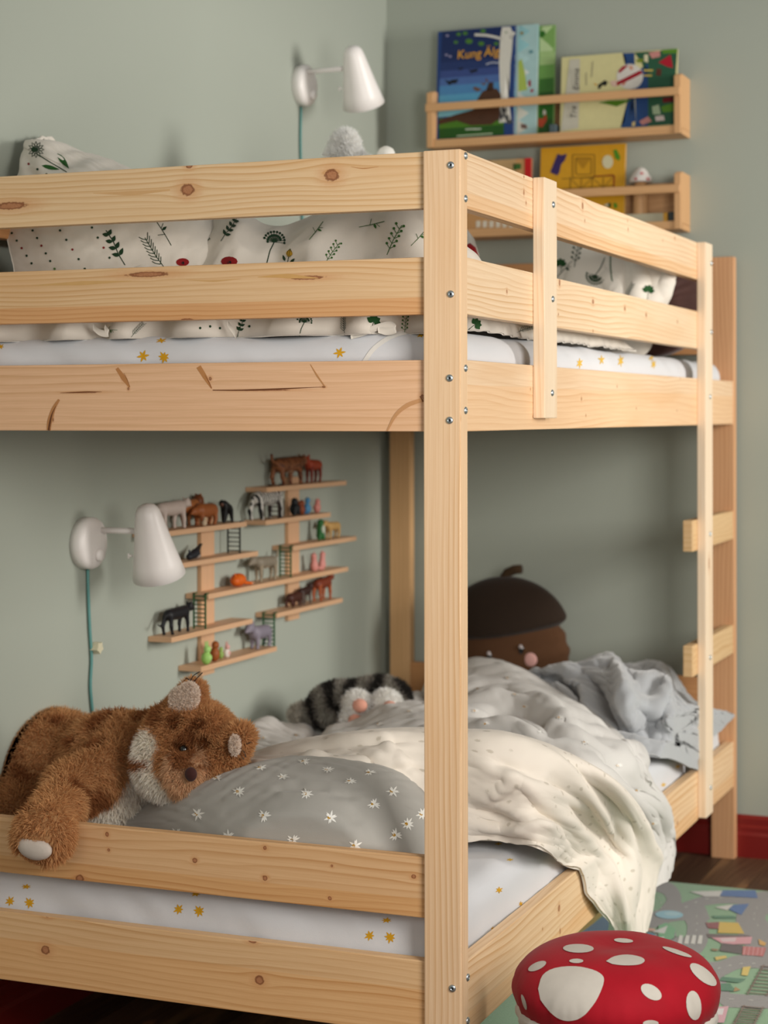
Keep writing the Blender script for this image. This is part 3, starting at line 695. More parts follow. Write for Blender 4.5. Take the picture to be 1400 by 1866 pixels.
def pillow(mb, M, sx, sy, T, seed, n=70, wr=.006, flat=.35, mi=0, flange=0):
    """a stuffed cushion; sx, sy half sizes, T half thickness"""
    t = np.sin(np.linspace(-PI/2, PI/2, n)); U, V = np.meshgrid(t, t, indexing='ij')
    e = np.clip((1-np.abs(U)**2.3)*(1-np.abs(V)**2.3), 0, 1)**.42
    pinch = 1-.07*(np.abs(V)**2)*(1-np.abs(U)**4)*0
    X = U*sx*(1-.06*(1-V**2)*np.abs(U)**3*-1-.05*(1-V**2)); Y = V*sy*(1-.05*(1-U**2))
    cor = np.clip(np.abs(U)*np.abs(V), 0, 1)
    ang = np.arctan2(np.abs(V)*sy, np.abs(U)*sx)
    fold_ = np.sin((np.abs(U)*sx+seed)*60+(np.abs(V)*sy)*75*np.sign(.5-ang)) *cor**1.5*.5
    for sgn in (1, -1):
        Z = sgn*T*e*(1 if sgn > 0 else flat)
        w = wr*(fbm(U*sx*11+seed, V*sy*11+sgn*3, seed)*.7+fold_)*np.clip(e*1.6, 0, 1)
        P = np.stack([X, Y, Z+w*sgn], -1)
        P = P@np.array(M.to_3x3()).T+np.array(M.to_translation())
        if sgn < 0: P = P[::-1]
        mb.grid(P, mi=mi)
def TM(loc, rx=0, ry=0, rz=0): return Matrix.Translation(Vector(loc))@Euler((math.radians(rx), math.radians(ry), math.radians(rz))).to_matrix().to_4x4()

# ---- lower mattress, daisy pillow
mattress('mattress', .2285, .392, 'lower bunk mattress in a white sheet printed with yellow flowers', F_lo)
def Zr(*p): return [(u, v, 2, z) for u, v, z in p]
PP = net([Zr((200, 1510, .396), (330, 1555, .40), (540, 1585, .402), (700, 1597, .402), (800, 1595, .40)), Zr((196, 1504, .40), (340, 1525, .44), (520, 1535, .47), (680, 1545, .465), (800, 1565, .43)),
          Zr((205, 1498, .405), (345, 1475, .48), (520, 1455, .525), (690, 1465, .52), (812, 1510, .45)), Zr((225, 1488, .41), (355, 1438, .505), (520, 1396, .553), (690, 1414, .545), (818, 1470, .46)),
          Zr((250, 1478, .41), (375, 1424, .498), (530, 1383, .55), (690, 1398, .542), (820, 1450, .46)), Zr((285, 1470, .398), (400, 1420, .44), (535, 1388, .48), (690, 1400, .48), (820, 1440, .43))], 150, 110)
PP = drape(PP, .02, 1.012, 11, lambda Q: np.stack([Q[..., 0], np.maximum(Q[..., 1], .036), np.maximum(Q[..., 2], .396)], -1), goal=.03)
m = MB(); m.grid(PP, thick=.004)
P = Print(m, 1, .0008)
DZ = [(433, 1443), (358, 1484), (479, 1487), (556, 1447), (600, 1490), (679, 1466), (740, 1502), (645, 1541), (532, 1531), (238, 1482), (414, 1524), (718, 1522), (767, 1484), (473, 1399), (552, 1388), (595, 1403), (513, 1416), (671, 1408), (636, 1424), (713, 1443), (393, 1418), (300, 1446), (320, 1520), (500, 1392)]
for i, (x, y) in enumerate(DZ[:-1]):
    sq = 1 if y > 1475 else (.85 if y > 1435 else .5)
    for k in range(9):
        a = 2*PI*(k+.3*((i*k) % 3))/9+i; L = leaf(13*(.8+.25*((i+k) % 3)/2), 1.9, 3.0, 0, a, 5); L[:, 1] *= sq; pp(P, L+np.array([x, y]), 'F4F2EC', 1)
    pp(P, disc(3.2, x, y, 8, 3.2*sq), 'B98A1E', 1)
meta(m.build('pillow', [MGREY, MPRINT]), 'grey pillow printed with white daisies under the plush lynx', 'pillow')

# ---- ivory side and grey side of the lower duvet
Z, X = 2, 0
duvet = empty('duvet', (-.4, 1.0, .40), 'rumpled duvet, ivory outside and pale grey daisy print inside, slipping off the lower bed', 'duvet')
W0 = [(470, 1470, Z, .45), (600, 1500, Z, .44), (760, 1530, Z, .415), (855, 1530, Z, .41), (930, 1534, Z, .409), (990, 1549, Z, .405), (1030, 1580, X, -.020), (1078, 1640, X, .010), (1128, 1702, X, .020)]
W1 = [(440, 1440, Z, .50), (560, 1440, Z, .52), (700, 1450, Z, .50), (800, 1462, Z, .48), (900, 1480, Z, .46), (990, 1500, Z, .445), (1075, 1555, X, -.002), (1110, 1630, X, .020), (1140, 1706, X, .032)]
W2 = [(425, 1400, Z, .51), (540, 1385, Z, .55), (670, 1380, Z, .56), (790, 1385, Z, .55), (900, 1405, Z, .54), (1005, 1440, Z, .50), (1110, 1510, X, .012), (1145, 1610, X, .040), (1155, 1712, X, .042)]
W3 = [(430, 1386, Z, .505), (530, 1358, Z, .555), (650, 1340, Z, .58), (780, 1334, Z, .59), (880, 1344, Z, .585), (1010, 1372, Z, .55), (1130, 1445, Z, .46), (1190, 1560, X, .030), (1172, 1700, X, .036)]
W4 = [(435, 1392, Z, .47), (530, 1364, Z, .51), (650, 1346, Z, .54), (780, 1340, Z, .55), (880, 1352, Z, .54), (1010, 1382, Z, .51), (1140, 1452, Z, .42), (1194, 1556, X, .012), (1176, 1690, X, .014)]
PW_ = net([W0, W1, W2, W3, W4], 230, 150)
PW_ = fold(PW_, [(r[0], r[1], r[2]*1.3) for r in [([(856, 1448), (920, 1462), (975, 1500), (1010, 1530)], 8, .008), ([(860, 1470), (905, 1480), (950, 1500)], 5, -.007), ([(1040, 1430), (1100, 1480), (1140, 1560), (1150, 1640)], 9, .009), ([(1000, 1470), (1060, 1520), (1100, 1590), (1130, 1670)], 8, .008),
    ([(1020, 1390), (1090, 1440), (1160, 1510), (1190, 1570)], 7, -.006), ([(440, 1395), (520, 1400), (600, 1385)], 6, .008), ([(470, 1378), (560, 1372), (650, 1378), (720, 1400)], 5, -.006), ([(600, 1352), (660, 1352), (740, 1345)], 6, .007), ([(650, 1400), (700, 1420), (740, 1415)], 6, .008), ([(855, 1345), (960, 1372), (1060, 1432), (1120, 1520)], 16, .012), ([(860, 1392), (960, 1405), (1030, 1450), (1080, 1520)], 12, -.012), ([(855, 1385), (900, 1400), (935, 1418), (900, 1440), (858, 1436)], 9, .012),
    ([(860, 1500), (940, 1512), (1000, 1505), (1035, 1540)], 10, .010), ([(858, 1520), (930, 1520), (1000, 1540)], 6, -.010), ([(930, 1425), (975, 1470), (1010, 1500), (1055, 1560)], 12, -.010),
    ([(980, 1400), (1010, 1440), (1070, 1475)], 10, .009), ([(1150, 1500), (1180, 1580), (1160, 1690)], 9, -.012), ([(1185, 1540), (1205, 1600), (1180, 1680)], 7, .010), ([(1095, 1560), (1120, 1630), (1140, 1690)], 10, .010), ([(1060, 1570), (1090, 1640), (1125, 1690)], 7, -.006),
    ([(540, 1380), (620, 1395), (700, 1380)], 8, .008), ([(640, 1365), (700, 1400), (770, 1405)], 7, -.008), ([(690, 1345), (720, 1380), (765, 1420)], 7, .008), ([(560, 1366), (640, 1362), (740, 1352)], 6, -.006)]])
def on_bed(Q):
    k = (Q[..., 0] < -.035) & (Q[..., 2] < .398); Q[..., 2] = np.where(k, .398, Q[..., 2]); k = (Q[..., 0] > -.02) & (Q[..., 2] < .312) & (Q[..., 0] < .003); Q[..., 0] = np.where(k, .003, Q[..., 0]); return Q
PW_ = drape(PW_, .017, 1.0, 3, on_bed, ey=1.035, along=5., goal=.02)
m = MB(); m.grid(PW_, thick=.006); m.build('ivory_side', MIVORY, duvet, origin=None)
G0 = [(430, 1440, Z, .42), (600, 1400, Z, .46), (760, 1385, Z, .47), (890, 1390, Z, .47), (980, 1410, Z, .44), (1050, 1430, Z, .42), (1150, 1520, X, -.012), (1168, 1630, X, .000)]
G1 = [(420, 1362, Z, .45), (560, 1368, Z, .47), (740, 1330, Z, .52), (880, 1328, Z, .535), (1010, 1360, Z, .525), (1110, 1415, Z, .47), (1203, 1495, X, .012), (1216, 1590, X, .022)]
G2 = [(440, 1335, Z, .44), (590, 1352, Z, .445), (750, 1305, Z, .51), (880, 1282, Z, .525), (1005, 1300, Z, .52), (1090, 1345, Z, .475), (1160, 1395, Z, .425), (1210, 1478, X, -.005)]
G3 = [(470, 1334, Z, .425), (600, 1346, Z, .425), (735, 1290, Z, .47), (870, 1245, Z, .51), (985, 1258, Z, .505), (1060, 1300, Z, .46), (1130, 1352, Z, .42), (1180, 1420, Z, .40)]
G4 = [(540, 1338, Z, .40), (650, 1354, Z, .405), (750, 1264, Z, .46), (860, 1226, Z, .49), (960, 1240, Z, .48), (1030, 1270, Z, .45), (1090, 1322, Z, .41), (1140, 1382, Z, .398)]
G5 = [(560, 1334, Z, .385), (660, 1350, Z, .39), (755, 1262, Z, .43), (862, 1232, Z, .44), (962, 1245, Z, .43), (1035, 1274, Z, .41), (1090, 1324, Z, .39), (1135, 1378, Z, .392)]
PG = net([G0, G1, G2, G3, G4, G5], 230, 160)
PG = crumple(PG, .005, 8, 11, 35, rot=.5)
PG = fold(PG, [(r[0], r[1], r[2]*1.35) for r in [([(740, 1240), (800, 1222), (880, 1225), (970, 1250)], 12, .018), ([(740, 1262), (830, 1268), (900, 1268), (980, 1282)], 10, -.020), ([(855, 1290), (940, 1275), (1000, 1300), (1050, 1350)], 12, .018), ([(860, 1310), (920, 1302), (980, 1330), (1010, 1352)], 9, -.016),
    ([(1020, 1285), (1070, 1330), (1120, 1380), (1150, 1420)], 12, .014), ([(1120, 1380), (1150, 1372), (1165, 1410)], 8, .014), ([(1090, 1385), (1130, 1410), (1180, 1470)], 8, -.010),
    ([(450, 1345), (520, 1330), (580, 1335)], 10, .02), ([(560, 1350), (600, 1330), (640, 1320)], 9, -.02), ([(590, 1355), (650, 1325), (740, 1300)], 10, .015), ([(740, 1230), (765, 1245), (775, 1290)], 9, -.02), ([(1185, 1440), (1208, 1500), (1212, 1580)], 7, .01), ([(860, 1335), (930, 1330), (985, 1350)], 7, .012), ([(930, 1290), (980, 1312), (1020, 1350)], 6, -.012), ([(560, 1372), (660, 1350), (760, 1335)], 7, -.010)]])
PG = drape(PG, .020, 1.01, 5, on_bed, ey=1.05, along=3.5, goal=.02)
PG = clampray(PG, 1, 2.085)
m = MB(); m.grid(PG, thick=.010); P = Print(m, 1, .0012)
for i, (x, y) in enumerate([(864, 1296), (884, 1319), (984, 1334), (1064, 1354), (1018, 1308), (924, 1236), (938, 1266), (870, 1256), (956, 1288), (722, 1268), (745, 1296), (690, 1320), (660, 1335), (1125, 1395), (1160, 1440), (905, 1350), (480, 1345), (540, 1340), (610, 1345), (1190, 1500), (800, 1240), (765, 1268)]):
    for k in range(8): L = leaf(8, 1.5, 2.5, 0, 2*PI*k/8+i, 4); L[:, 1] *= .55; pp(P, L+np.array([x, y]), 'E9E7E2', 1)
    pp(P, disc(2.8, x, y, 8, 1.8), 'C9922C', 1)
m.build('grey_daisy_side', [MGREY2, MPRINT], duvet)
for c in duvet.children: c.matrix_parent_inverse = Matrix.Translation(-Vector(duvet.location))

# ---- grey fleece blanket
B0 = [(930, 1262, Z, .47), (1000, 1268, Z, .475), (1050, 1310, Z, .45), (1090, 1350, Z, .42), (1150, 1376, Z, .408), (1220, 1385, Z, .405), (1268, 1400, Z, .402)]
B1 = [(945, 1240, Z, .49), (1000, 1238, Z, .50), (1070, 1268, Z, .49), (1120, 1310, Z, .47), (1190, 1335, Z, .44), (1235, 1350, Z, .43), (1275, 1368, Z, .42)]
B2 = [(965, 1228, Z, .51), (1010, 1222, Z, .53), (1085, 1235, Z, .53), (1140, 1272, Z, .52), (1205, 1285, Z, .49), (1245, 1315, Z, .46), (1290, 1345, X, -.01)]
B3 = [(985, 1232, Z, .50), (1020, 1217, Z, .53), (1075, 1212, Z, .545), (1130, 1228, Z, .53), (1195, 1235, Z, .505), (1245, 1288, Z, .47), (1305, 1335, X, .025)]
B4 = [(990, 1238, Z, .46), (1025, 1222, Z, .49), (1080, 1214, Z, .51), (1140, 1218, Z, .51), (1208, 1212, Z, .495), (1262, 1285, Z, .44), (1334, 1306, X, .010)]
B5 = [(990, 1242, Z, .42), (1030, 1226, Z, .43), (1080, 1218, Z, .45), (1140, 1222, Z, .45), (1209, 1218, Z, .44), (1268, 1290, Z, .41), (1325, 1298, X, -.002)]
PB = net([B0, B1, B2, B3, B4, B5], 190, 150)
PB = crumple(PB, .004, 11, 14, 77, rot=.4)
PB = fold(PB, [(r[0], r[1], r[2]*1.5) for r in [([(1075, 1204), (1110, 1218), (1135, 1260), (1150, 1300), (1165, 1340)], 9, .022), ([(1060, 1222), (1090, 1260), (1110, 1310), (1150, 1345), (1200, 1352)], 8, -.028), ([(1030, 1222), (1070, 1262), (1090, 1320), (1140, 1360), (1210, 1365)], 10, .020),
    ([(1000, 1262), (1030, 1270), (1060, 1300), (1085, 1335)], 8, .018), ([(1010, 1245), (1045, 1260), (1060, 1290)], 7, -.022), ([(1135, 1232), (1165, 1252), (1190, 1250), (1200, 1275), (1180, 1310), (1190, 1335)], 9, .020), ([(1150, 1290), (1175, 1300), (1185, 1340)], 7, -.022),
    ([(1200, 1340), (1240, 1315), (1270, 1295)], 7, .020), ([(1210, 1350), (1245, 1335), (1275, 1318)], 6, -.018), ([(1190, 1215), (1205, 1240), (1208, 1280), (1225, 1320)], 8, .018), ([(1165, 1220), (1185, 1232)], 8, -.02), ([(970, 1225), (985, 1212), (1010, 1215)], 7, .018), ([(1210, 1370), (1250, 1372), (1268, 1390)], 8, .018), ([(1140, 1318), (1150, 1330), (1145, 1345)], 6, .014)]])
PB = drape(PB, .020, 1.01, 9, on_bed, ey=1.05, along=3., goal=.03)
PB = clampray(clampray(PB, 1, 2.085), 0, -.004)
m = MB(); m.grid(PB, thick=.006); meta(m.build('blanket', MFLEECE), 'grey fleece blanket bunched at the foot of the lower bed', 'blanket')

# ---- upper bed: floral pillow at the near end, duvet heap, second pillow at the far end
def botanical(P, kind, x, y, s=1., a=0, col='1D3B22'):
    c, s_ = math.cos(a), math.sin(a)
    def T(q): q = np.array(q, float)*s; return np.c_[q[:, 0]*c-q[:, 1]*s_+x, q[:, 0]*s_+q[:, 1]*c+y]
    if kind == 'sprig':          # stem with rounded leaves
        pl(P, T([(0, 38), (-1, 15), (2, -10), (0, -34)]), 1.6*s, col)
        for k in range(4):
            for sd in (-1, 1): pp(P, T(leaf(15-k, 3.8, 0, 18-k*14, (-PI/2-sd*.9)+0)), col, 1)
    elif kind == 'fern':
        pl(P, T([(6, 40), (2, 10), (0, -36)]), 1.4*s, col)
        for k in range(8):
            for sd in (-1, 1): pl(P, T([(2, 26-k*8), (sd*6, 20-k*8), (sd*10, 13-k*8)]), 1.5*s, col, 3)
    elif kind == 'berry':
        pl(P, T([(0, 34), (2, 0), (8, -32)]), 1.4*s, col)
        for k in range(5):
            for sd in (-1, 1): pl(P, T([(1+k, 20-k*11), (sd*7+k, 14-k*11)]), 1.2*s, col, 3); pp(P, T(disc(2.8, sd*8+k, 12-k*11, 7)), col, 1)
    elif kind == 'umbel':
        pl(P, T([(-14, 44), (-8, 20), (0, 4)]), 1.8*s, col)
        for k in range(22):
            an = PI+PI*k/21 + (.2 if k % 2 else -.1); r = 19 if k % 2 else 12
            pl(P, T([(0, 4), (r*math.cos(an), 2+r*math.sin(an)*.9)]), .8*s, col, 4); pp(P, T(disc(2.4, r*math.cos(an), 2+r*math.sin(an)*.9, 6)), col, 1)
    elif kind == 'poppy':
        pp(P, T(disc(15, 0, 0, 12, 9)), '8E1A1C', 2); pp(P, T(disc(4, 0, 2, 8, 4)), '1A1A1A', 1)
    elif kind == 'tulip':
        pp(P, T(leaf(18, 7, 0, 8, -PI/2)), 'C79A22', 1); pl(P, T([(0, 8), (0, 24)]), 1.4*s, col)
        pp(P, T(leaf(14, 3, 6, 20, -1.0)), col, 1); pp(P, T(leaf(14, 3, -6, 18, -2.1)), col, 1)
        for q in (-5, 0, 5): pl(P, T([(q*.5, 8), (q, -2), (0, -10)]), 1*s, col, 3)
    elif kind == 'twig':
        pl(P, T([(-12, 28), (0, 5), (14, -26)]), 1.4*s, col); pl(P, T([(0, 5), (-9, -6)]), 1.2*s, col, 3); pl(P, T([(6, -8), (17, -10)]), 1.2*s, col, 3); pp(P, T(leaf(12, 3, 4, -4, .3)), col, 1)
    elif kind == 'leafy':
        for k in range(5): pp(P, T(leaf(20, 8, 0, 4, -PI/2+(k-2)*.7)), '1C4A20', 1)
        pl(P, T([(0, 4), (2, 30)]), 1.4*s, col)
    elif kind == 'daisy':
        for k in range(12):
            L = leaf(15, 2.6, 4, 0, 2*PI*k/12); pl(P, T(np.r_[L, L[:1]]), 1.1, col, 3)
        pp(P, T(disc(5, 0, 0, 9)), col, 1)
def Yr(*p): return [(u, v, 1, y) for u, v, y in p]
NP = net([Yr((30, 560, .14), (130, 565, .13), (260, 560, .12), (350, 555, .13), (425, 545, .15)), Yr((28, 495, .15), (130, 500, .105), (260, 500, .10), (350, 495, .12), (436, 488, .16)), Yr((14, 430, .19), (130, 430, .13), (260, 430, .125), (355, 435, .15), (424, 450, .20)),
          Yr((8, 350, .24), (110, 345, .18), (235, 350, .175), (335, 375, .20), (392, 402, .26)), Yr((5, 285, .30), (85, 280, .25), (180, 302, .25), (275, 338, .27), (335, 368, .31)),
          Yr((8, 264, .33), (60, 262, .30), (130, 275, .30), (205, 297, .31), (285, 338, .33)), Yr((18, 300, .37), (70, 300, .38), (135, 310, .39), (208, 330, .39), (285, 365, .37)), Yr((30, 480, .33), (100, 500, .36), (200, 510, .36), (290, 510, .36), (360, 500, .34))], 150, 150)
NP = drape(NP, .02, 1.012, 31, lambda Q: np.stack([np.maximum(Q[..., 0], WALLX+.03), np.maximum(Q[..., 1], .036), np.maximum(Q[..., 2], 1.298)], -1), goal=.03)
m = MB(); m.grid(NP, thick=.003)
P = Print(m, 1, .0008)
G1_, G2_ = '1E3D24', '3E6B2F'
botanical(P, 'daisy', 62, 273, 1.0); pl(P, sm([(66, 280), (95, 298), (122, 314)]), 1.6, G1_); pp(P, leaf(34, 4, 76, 302, .22), '2A5A26', 1); pp(P, leaf(36, 5, 104, 280, .9), '2A5A26', 1)
botanical(P, 'sprig', 210, 450, 1.0, -.5); botanical(P, 'fern', 280, 462, .9, -.5); botanical(P, 'twig', 297, 425, .9, -1.0); botanical(P, 'poppy', 333, 478, .8)
for (a, b), n_ in ((((110, 420), (155, 490)), 5), (((60, 420), (100, 490)), 6), (((22, 425), (58, 480)), 5), (((168, 415), (200, 470)), 4), (((20, 280), (85, 318)), 5)):
    for k in range(n_): pp(P, disc(2.3, a[0]+(b[0]-a[0])*k/(n_-1), a[1]+(b[1]-a[1])*k/(n_-1), 7), ['24402A', '24402A', '8E2A2A', '24402A', '24402A', '5A8040'][k], 1)
pl(P, sm([(8, 264), (40, 268), (110, 300)]), 1.5, 'CFC8BC')
meta(m.build('pillow', [MFLOR, MPRINT]), 'cream floral pillow propped up at the near end of the top bunk', 'pillow')
# duvet heap on the top bunk
def top_duvet():
    nx, ny = 170, 150; xs = np.linspace(-.92, -.045, nx); ys = np.linspace(.062, 1.25, ny); X_, Y_ = np.meshgrid(xs, ys, indexing='ij')
    e = np.minimum(np.clip((Y_-.062)/.10, 0, 1), np.clip((1.25-Y_)/.12, 0, 1))*np.ones_like(X_); ex = np.minimum(np.clip((X_+.92)/.07, 0, 1), np.clip((-.045-X_)/.16, 0, 1))
    E = np.sqrt(np.clip(1-(1-e)**2, 0, 1))*np.sqrt(np.clip(1-(1-ex)**2, 0, 1))
    hump = .165*np.exp(-((Y_-.25)/.17)**2)+.055*np.exp(-((Y_-.75)/.4)**2)+.03
    hump = hump*(1+.13*vnoise(X_*5, Y_*4, 4)+.10*vnoise(X_*11, Y_*6, 5)+.06*np.sin(X_*38+Y_*9))
    hump = hump*np.where(X_ < -.62, .55+.45*np.clip((X_+.92)/.3, 0, 1), 1)
    Zz = 1.284+.016*np.clip((Y_-.062)/.03,0,1)+hump*E+.006*fbm(X_*16, Y_*12, 9)*E+.007*(1-2*np.abs(vnoise(X_*9+Y_*4, Y_*6, 12)))**3*E
    Xo = X_+.012*vnoise(X_*12, Zz*30, 31)*E; Yo = Y_+.014*np.sin(X_*42+3*vnoise(X_*7, Y_*5, 8))*(1-e)*1.0-.010*vnoise(X_*20, Y_*8, 3)*(1-e)
    return np.stack([Xo, Yo, Zz], -1)
PT = top_duvet(); PT = drape(PT, .022, 1.03, 15, lambda Q: np.stack([np.clip(Q[..., 0], -.925, -.030), np.maximum(Q[..., 1], .034), np.maximum(Q[..., 2], 1.288)], -1)); m = MB(); m.grid(PT, thick=.004)
# crumpled hem lying along the mattress edge, with a knotted tie band
P = Print(m, 1, .0009)
for kd, x, y, s, a in [('leafy', 368, 430, .85, .3), ('sprig', 418, 418, .7, .6), ('umbel', 500, 438, 1.0, 0), ('tulip', 528, 462, .85, .2), ('twig', 576, 420, .7, .2), ('berry', 604, 460, .7, .5), ('twig', 678, 408, .8, .9), ('berry', 716, 436, .9, .35), ('twig', 763, 432, .7, .3), ('poppy', 418, 477, 1.0, 0), ('umbel', 555, 585, .7, 0), ('fern', 626, 590, .5, 0), ('leafy', 682, 584, .7, .4), ('berry', 738, 590, .6, 0), ('fern', 250, 600, .45, .8), ('sprig', 440, 592, .6, .3), ('twig', 200, 600, .5, 1.2), ('leafy', 868, 590, .6, 1.), ('fern', 960, 598, .5, 1.3)]:
    botanical(P, kd, x, y, s, a, G1_ if kd != 'twig' and kd != 'berry' else G2_)
for k in range(6): pp(P, disc(2.4, 365+k*18, 598-k % 2*3, 7), G1_, 1)
# further sprigs over the rest of the duvet
v_, f_ = m.arrays()
dv = meta(m.build('duvet', [MFLOR, MPRINT]), 'cream duvet with botanical print heaped on the top bunk', 'duvet')
for pts in ([(640, 612), (662, 606), (690, 596), (712, 592), (722, 600), (706, 604), (690, 600)], [(415, 590), (424, 602), (430, 612)], [(170, 596), (182, 606), (198, 608), (192, 598)]):
    q = np.array([on(u, v, 1, .046) for u, v in sm(pts, 5)]); mm = MB(); n = len(q)
    T = np.array([0, 0, 1.]); mm.grid(np.stack([q-T*.0055, q+np.array([0, -.002, 0]), q+T*.0055], 1), thick=.0012); mm.build('tie_band', MFLOR, dv)
# far pillow of the top bunk
def netpillow(rows, seed, thick, amp=.006, nu=110, nv=90, ridges=()):
    A = net(rows, nu, nv); A = crumple(A, amp, 10, 10, seed); A = fold(A, ridges) if ridges else A; return A
m = MB()
A = netpillow([[(985, 640, 1, 1.57), (1060, 650, 1, 1.54), (1120, 650, 1, 1.54), (1165, 640, 1, 1.56), (1178, 600, 1, 1.60)],
               [(985, 560, 1, 1.52), (1050, 575, 1, 1.48), (1110, 575, 1, 1.48), (1165, 575, 1, 1.50), (1205, 545, 1, 1.56)],
               [(995, 480, 1, 1.56), (1055, 485, 1, 1.51), (1115, 500, 1, 1.50), (1170, 520, 1, 1.52), (1212, 520, 1, 1.57)],
               [(1010, 425, 1, 1.64), (1060, 428, 1, 1.60), (1110, 450, 1, 1.58), (1170, 476, 1, 1.59), (1214, 498, 1, 1.62)],
               [(1025, 430, 1, 1.72), (1060, 436, 1, 1.72), (1110, 458, 1, 1.72), (1165, 484, 1, 1.70), (1210, 506, 1, 1.68)]], 61, .01, .007, ridges=[
    ([(1150, 478), (1160, 510), (1150, 560)], 7, .018), ([(1135, 485), (1138, 520), (1140, 560)], 6, -.014), ([(1172, 480), (1182, 520), (1172, 560)], 7, -.016), ([(1195, 490), (1212, 505), (1200, 540)], 6, .014), ([(1100, 500), (1120, 530), (1135, 550)], 6, .010)])
m.grid(A, thick=.02); P = Print(m, 1, .001)
for kd, x, y, s, a in [('umbel', 1085, 505, .85, 3.3), ('berry', 1050, 460, .8, .1), ('twig', 1028, 490, .7, .3), ('leafy', 1022, 480, .6, 0), ('leafy', 1182, 528, .6, .2), ('fern', 1147, 530, .4, .5), ('umbel', 1040, 604, .6, .5)]: botanical(P, kd, x, y, s, a)
pl(P, sm([(1113, 465), (1113, 490), (1116, 514)]), 2.2, '2C5A35')
meta(m.build('pillow', [MFLOR, MPRINT]), 'cream floral pillow with a gathered corner at the far end of the top bunk', 'pillow')
# brown slatted-looking round cushion behind it
m = MB(); cc = on(1180, 560, 1, 1.80); M_ = TM(tuple(cc), 78, 0, 20)
prof = [(0, .045), (.07, .044), (.12, .038), (.145, .024), (.152, 0), (.145, -.02), (.1, -.03), (0, -.03)]
def flut(mb):
    seg = 72; a = np.linspace(0, 2*PI, seg, endpoint=False); V = []
    for r_, z_ in prof[::-1]:
        for k in range(seg): V.append((r_*math.cos(a[k]), r_*math.sin(a[k])*.85, z_*(1+.12*math.sin(r_*math.sin(a[k])*420))))
    V = np.array(V)@np.array(M_.to_3x3()).T+np.array(M_.to_translation()); n = len(prof)
    mb.add(V, [(i*seg+j, i*seg+(j+1) % seg, (i+1)*seg+(j+1) % seg, (i+1)*seg+j) for i in range(n-1) for j in range(seg)])
flut(m)
meta(m.build('round_cushion', plain('chestnut_velour', '4A2A22', .8, .2, 30, sheen=.3)), 'dark brown velour cushion behind the far pillow of the top bunk', 'cushion')

# cracks and branch marks in the front rail of the top bunk
def marks(zmid, items):
    o = min([c for c in bed.children if c.name.startswith('end_rail')], key=lambda c: abs(sum(v.co[2] for v in c.data.vertices)/len(c.data.vertices)-zmid)+ (10 if c.data.vertices[0].co[1] > 1 else 0))
    mm = MB(); mm.add([tuple(v.co) for v in o.data.vertices], [tuple(p.vertices) for p in o.data.polygons]); base = len(mm.f); nv = mm.n
    P = Print(mm, 0, .00025)
    for k, (pts, w, c) in enumerate(items):
        m2 = MB(); P.mb = m2; P.off = .0002+.00006*k; pl(P, sm(pts, 5), w, c, 3)
        if m2.n: m2.build('wood_mark', MMARK, o)
MMARK = colattr('wood_mark_stain', .6)
marks(1.188, [([(213, 671), (222, 684), (236, 706)], [6, 9, 2], 'BE8350'), ([(226, 680), (232, 692), (237, 705)], [.6, 1.4, .8], 'A0683C'), ([(362, 668), (372, 684), (386, 708)], [9, 8, 2], 'BE8450'), ([(374, 684), (381, 696), (386, 707)], [.6, 1.6, 1], '965C34'), ([(566, 664), (578, 684), (592, 704)], [1, 3, 2], 'C28C5A'), ([(388, 711), (440, 711), (500, 709), (592, 705)], [1.6, 2.6, 2.2, .5], '6E4022'), ([(110, 716), (140, 715), (160, 714), (186, 714)], [.5, 2.2, 1.8, .5], '7C4A28'),
    ([(108, 728), (98, 745), (91, 768), (89, 784)], [4, 7, 9, 7], 'BC8352'), ([(102, 740), (95, 755), (91, 772), (89, 784)], [.6, 2, 3.4, 3.4], '6A3E22'), ([(706, 785), (722, 756), (744, 738), (772, 728)], [3, 6, 8, 7], 'CB9768'), ([(766, 722), (772, 732)], [1.5, 3], '8A5A36')])
marks(1.524, [([(640, 304), (662, 307), (690, 304)], [.6, 2, .5], 'C48C58'), ([(170, 352), (240, 352), (310, 346)], [1, 8, 3], 'DDB07C')])
marks(1.36, [([(60, 520), (150, 516), (240, 512)], [1, 8, 1], 'D9AC70'), ([(470, 505), (520, 503), (580, 507)], [1, 9, 1], 'D6A768'), ([(340, 510), (390, 512), (440, 508)], [.5, 4, .5], 'D9AC74')])

# ================================================================== PLUSH TOYS
def fur_mat():
    t = NT('plush_fur'); a_ = t.n('ShaderNodeVertexColor', layer_name='Col'); d = t.n('ShaderNodeBsdfDiffuse'); tr = t.n('ShaderNodeBsdfTranslucent'); mx = t.n('ShaderNodeMixShader', i_0=.45)
    t.link(a_.outputs[0], d.inputs[0]); t.link(a_.outputs[0], tr.inputs[0]); t.link(d.outputs[0], mx.inputs[1]); t.link(tr.outputs[0], mx.inputs[2]); t.link(mx.outputs[0], t.t.nodes['Material Output'].inputs[0]); return t.m
MFUR = fur_mat(); MVEL = colattr('velour', .85, sheen=.12, bump=.2)
MBLK = plain('black_bead', '0B0B0C', .12, 0, 20, spec=.8); MTHREAD = plain('black_thread', '15171A', .7)
def q3(u, v, y): return tuple(on(u, v, 1, y))
def px(n, y): return n*((y-CAM[1])/math.cos(math.radians(YAW))*.98)/FPX if False else n*.00102
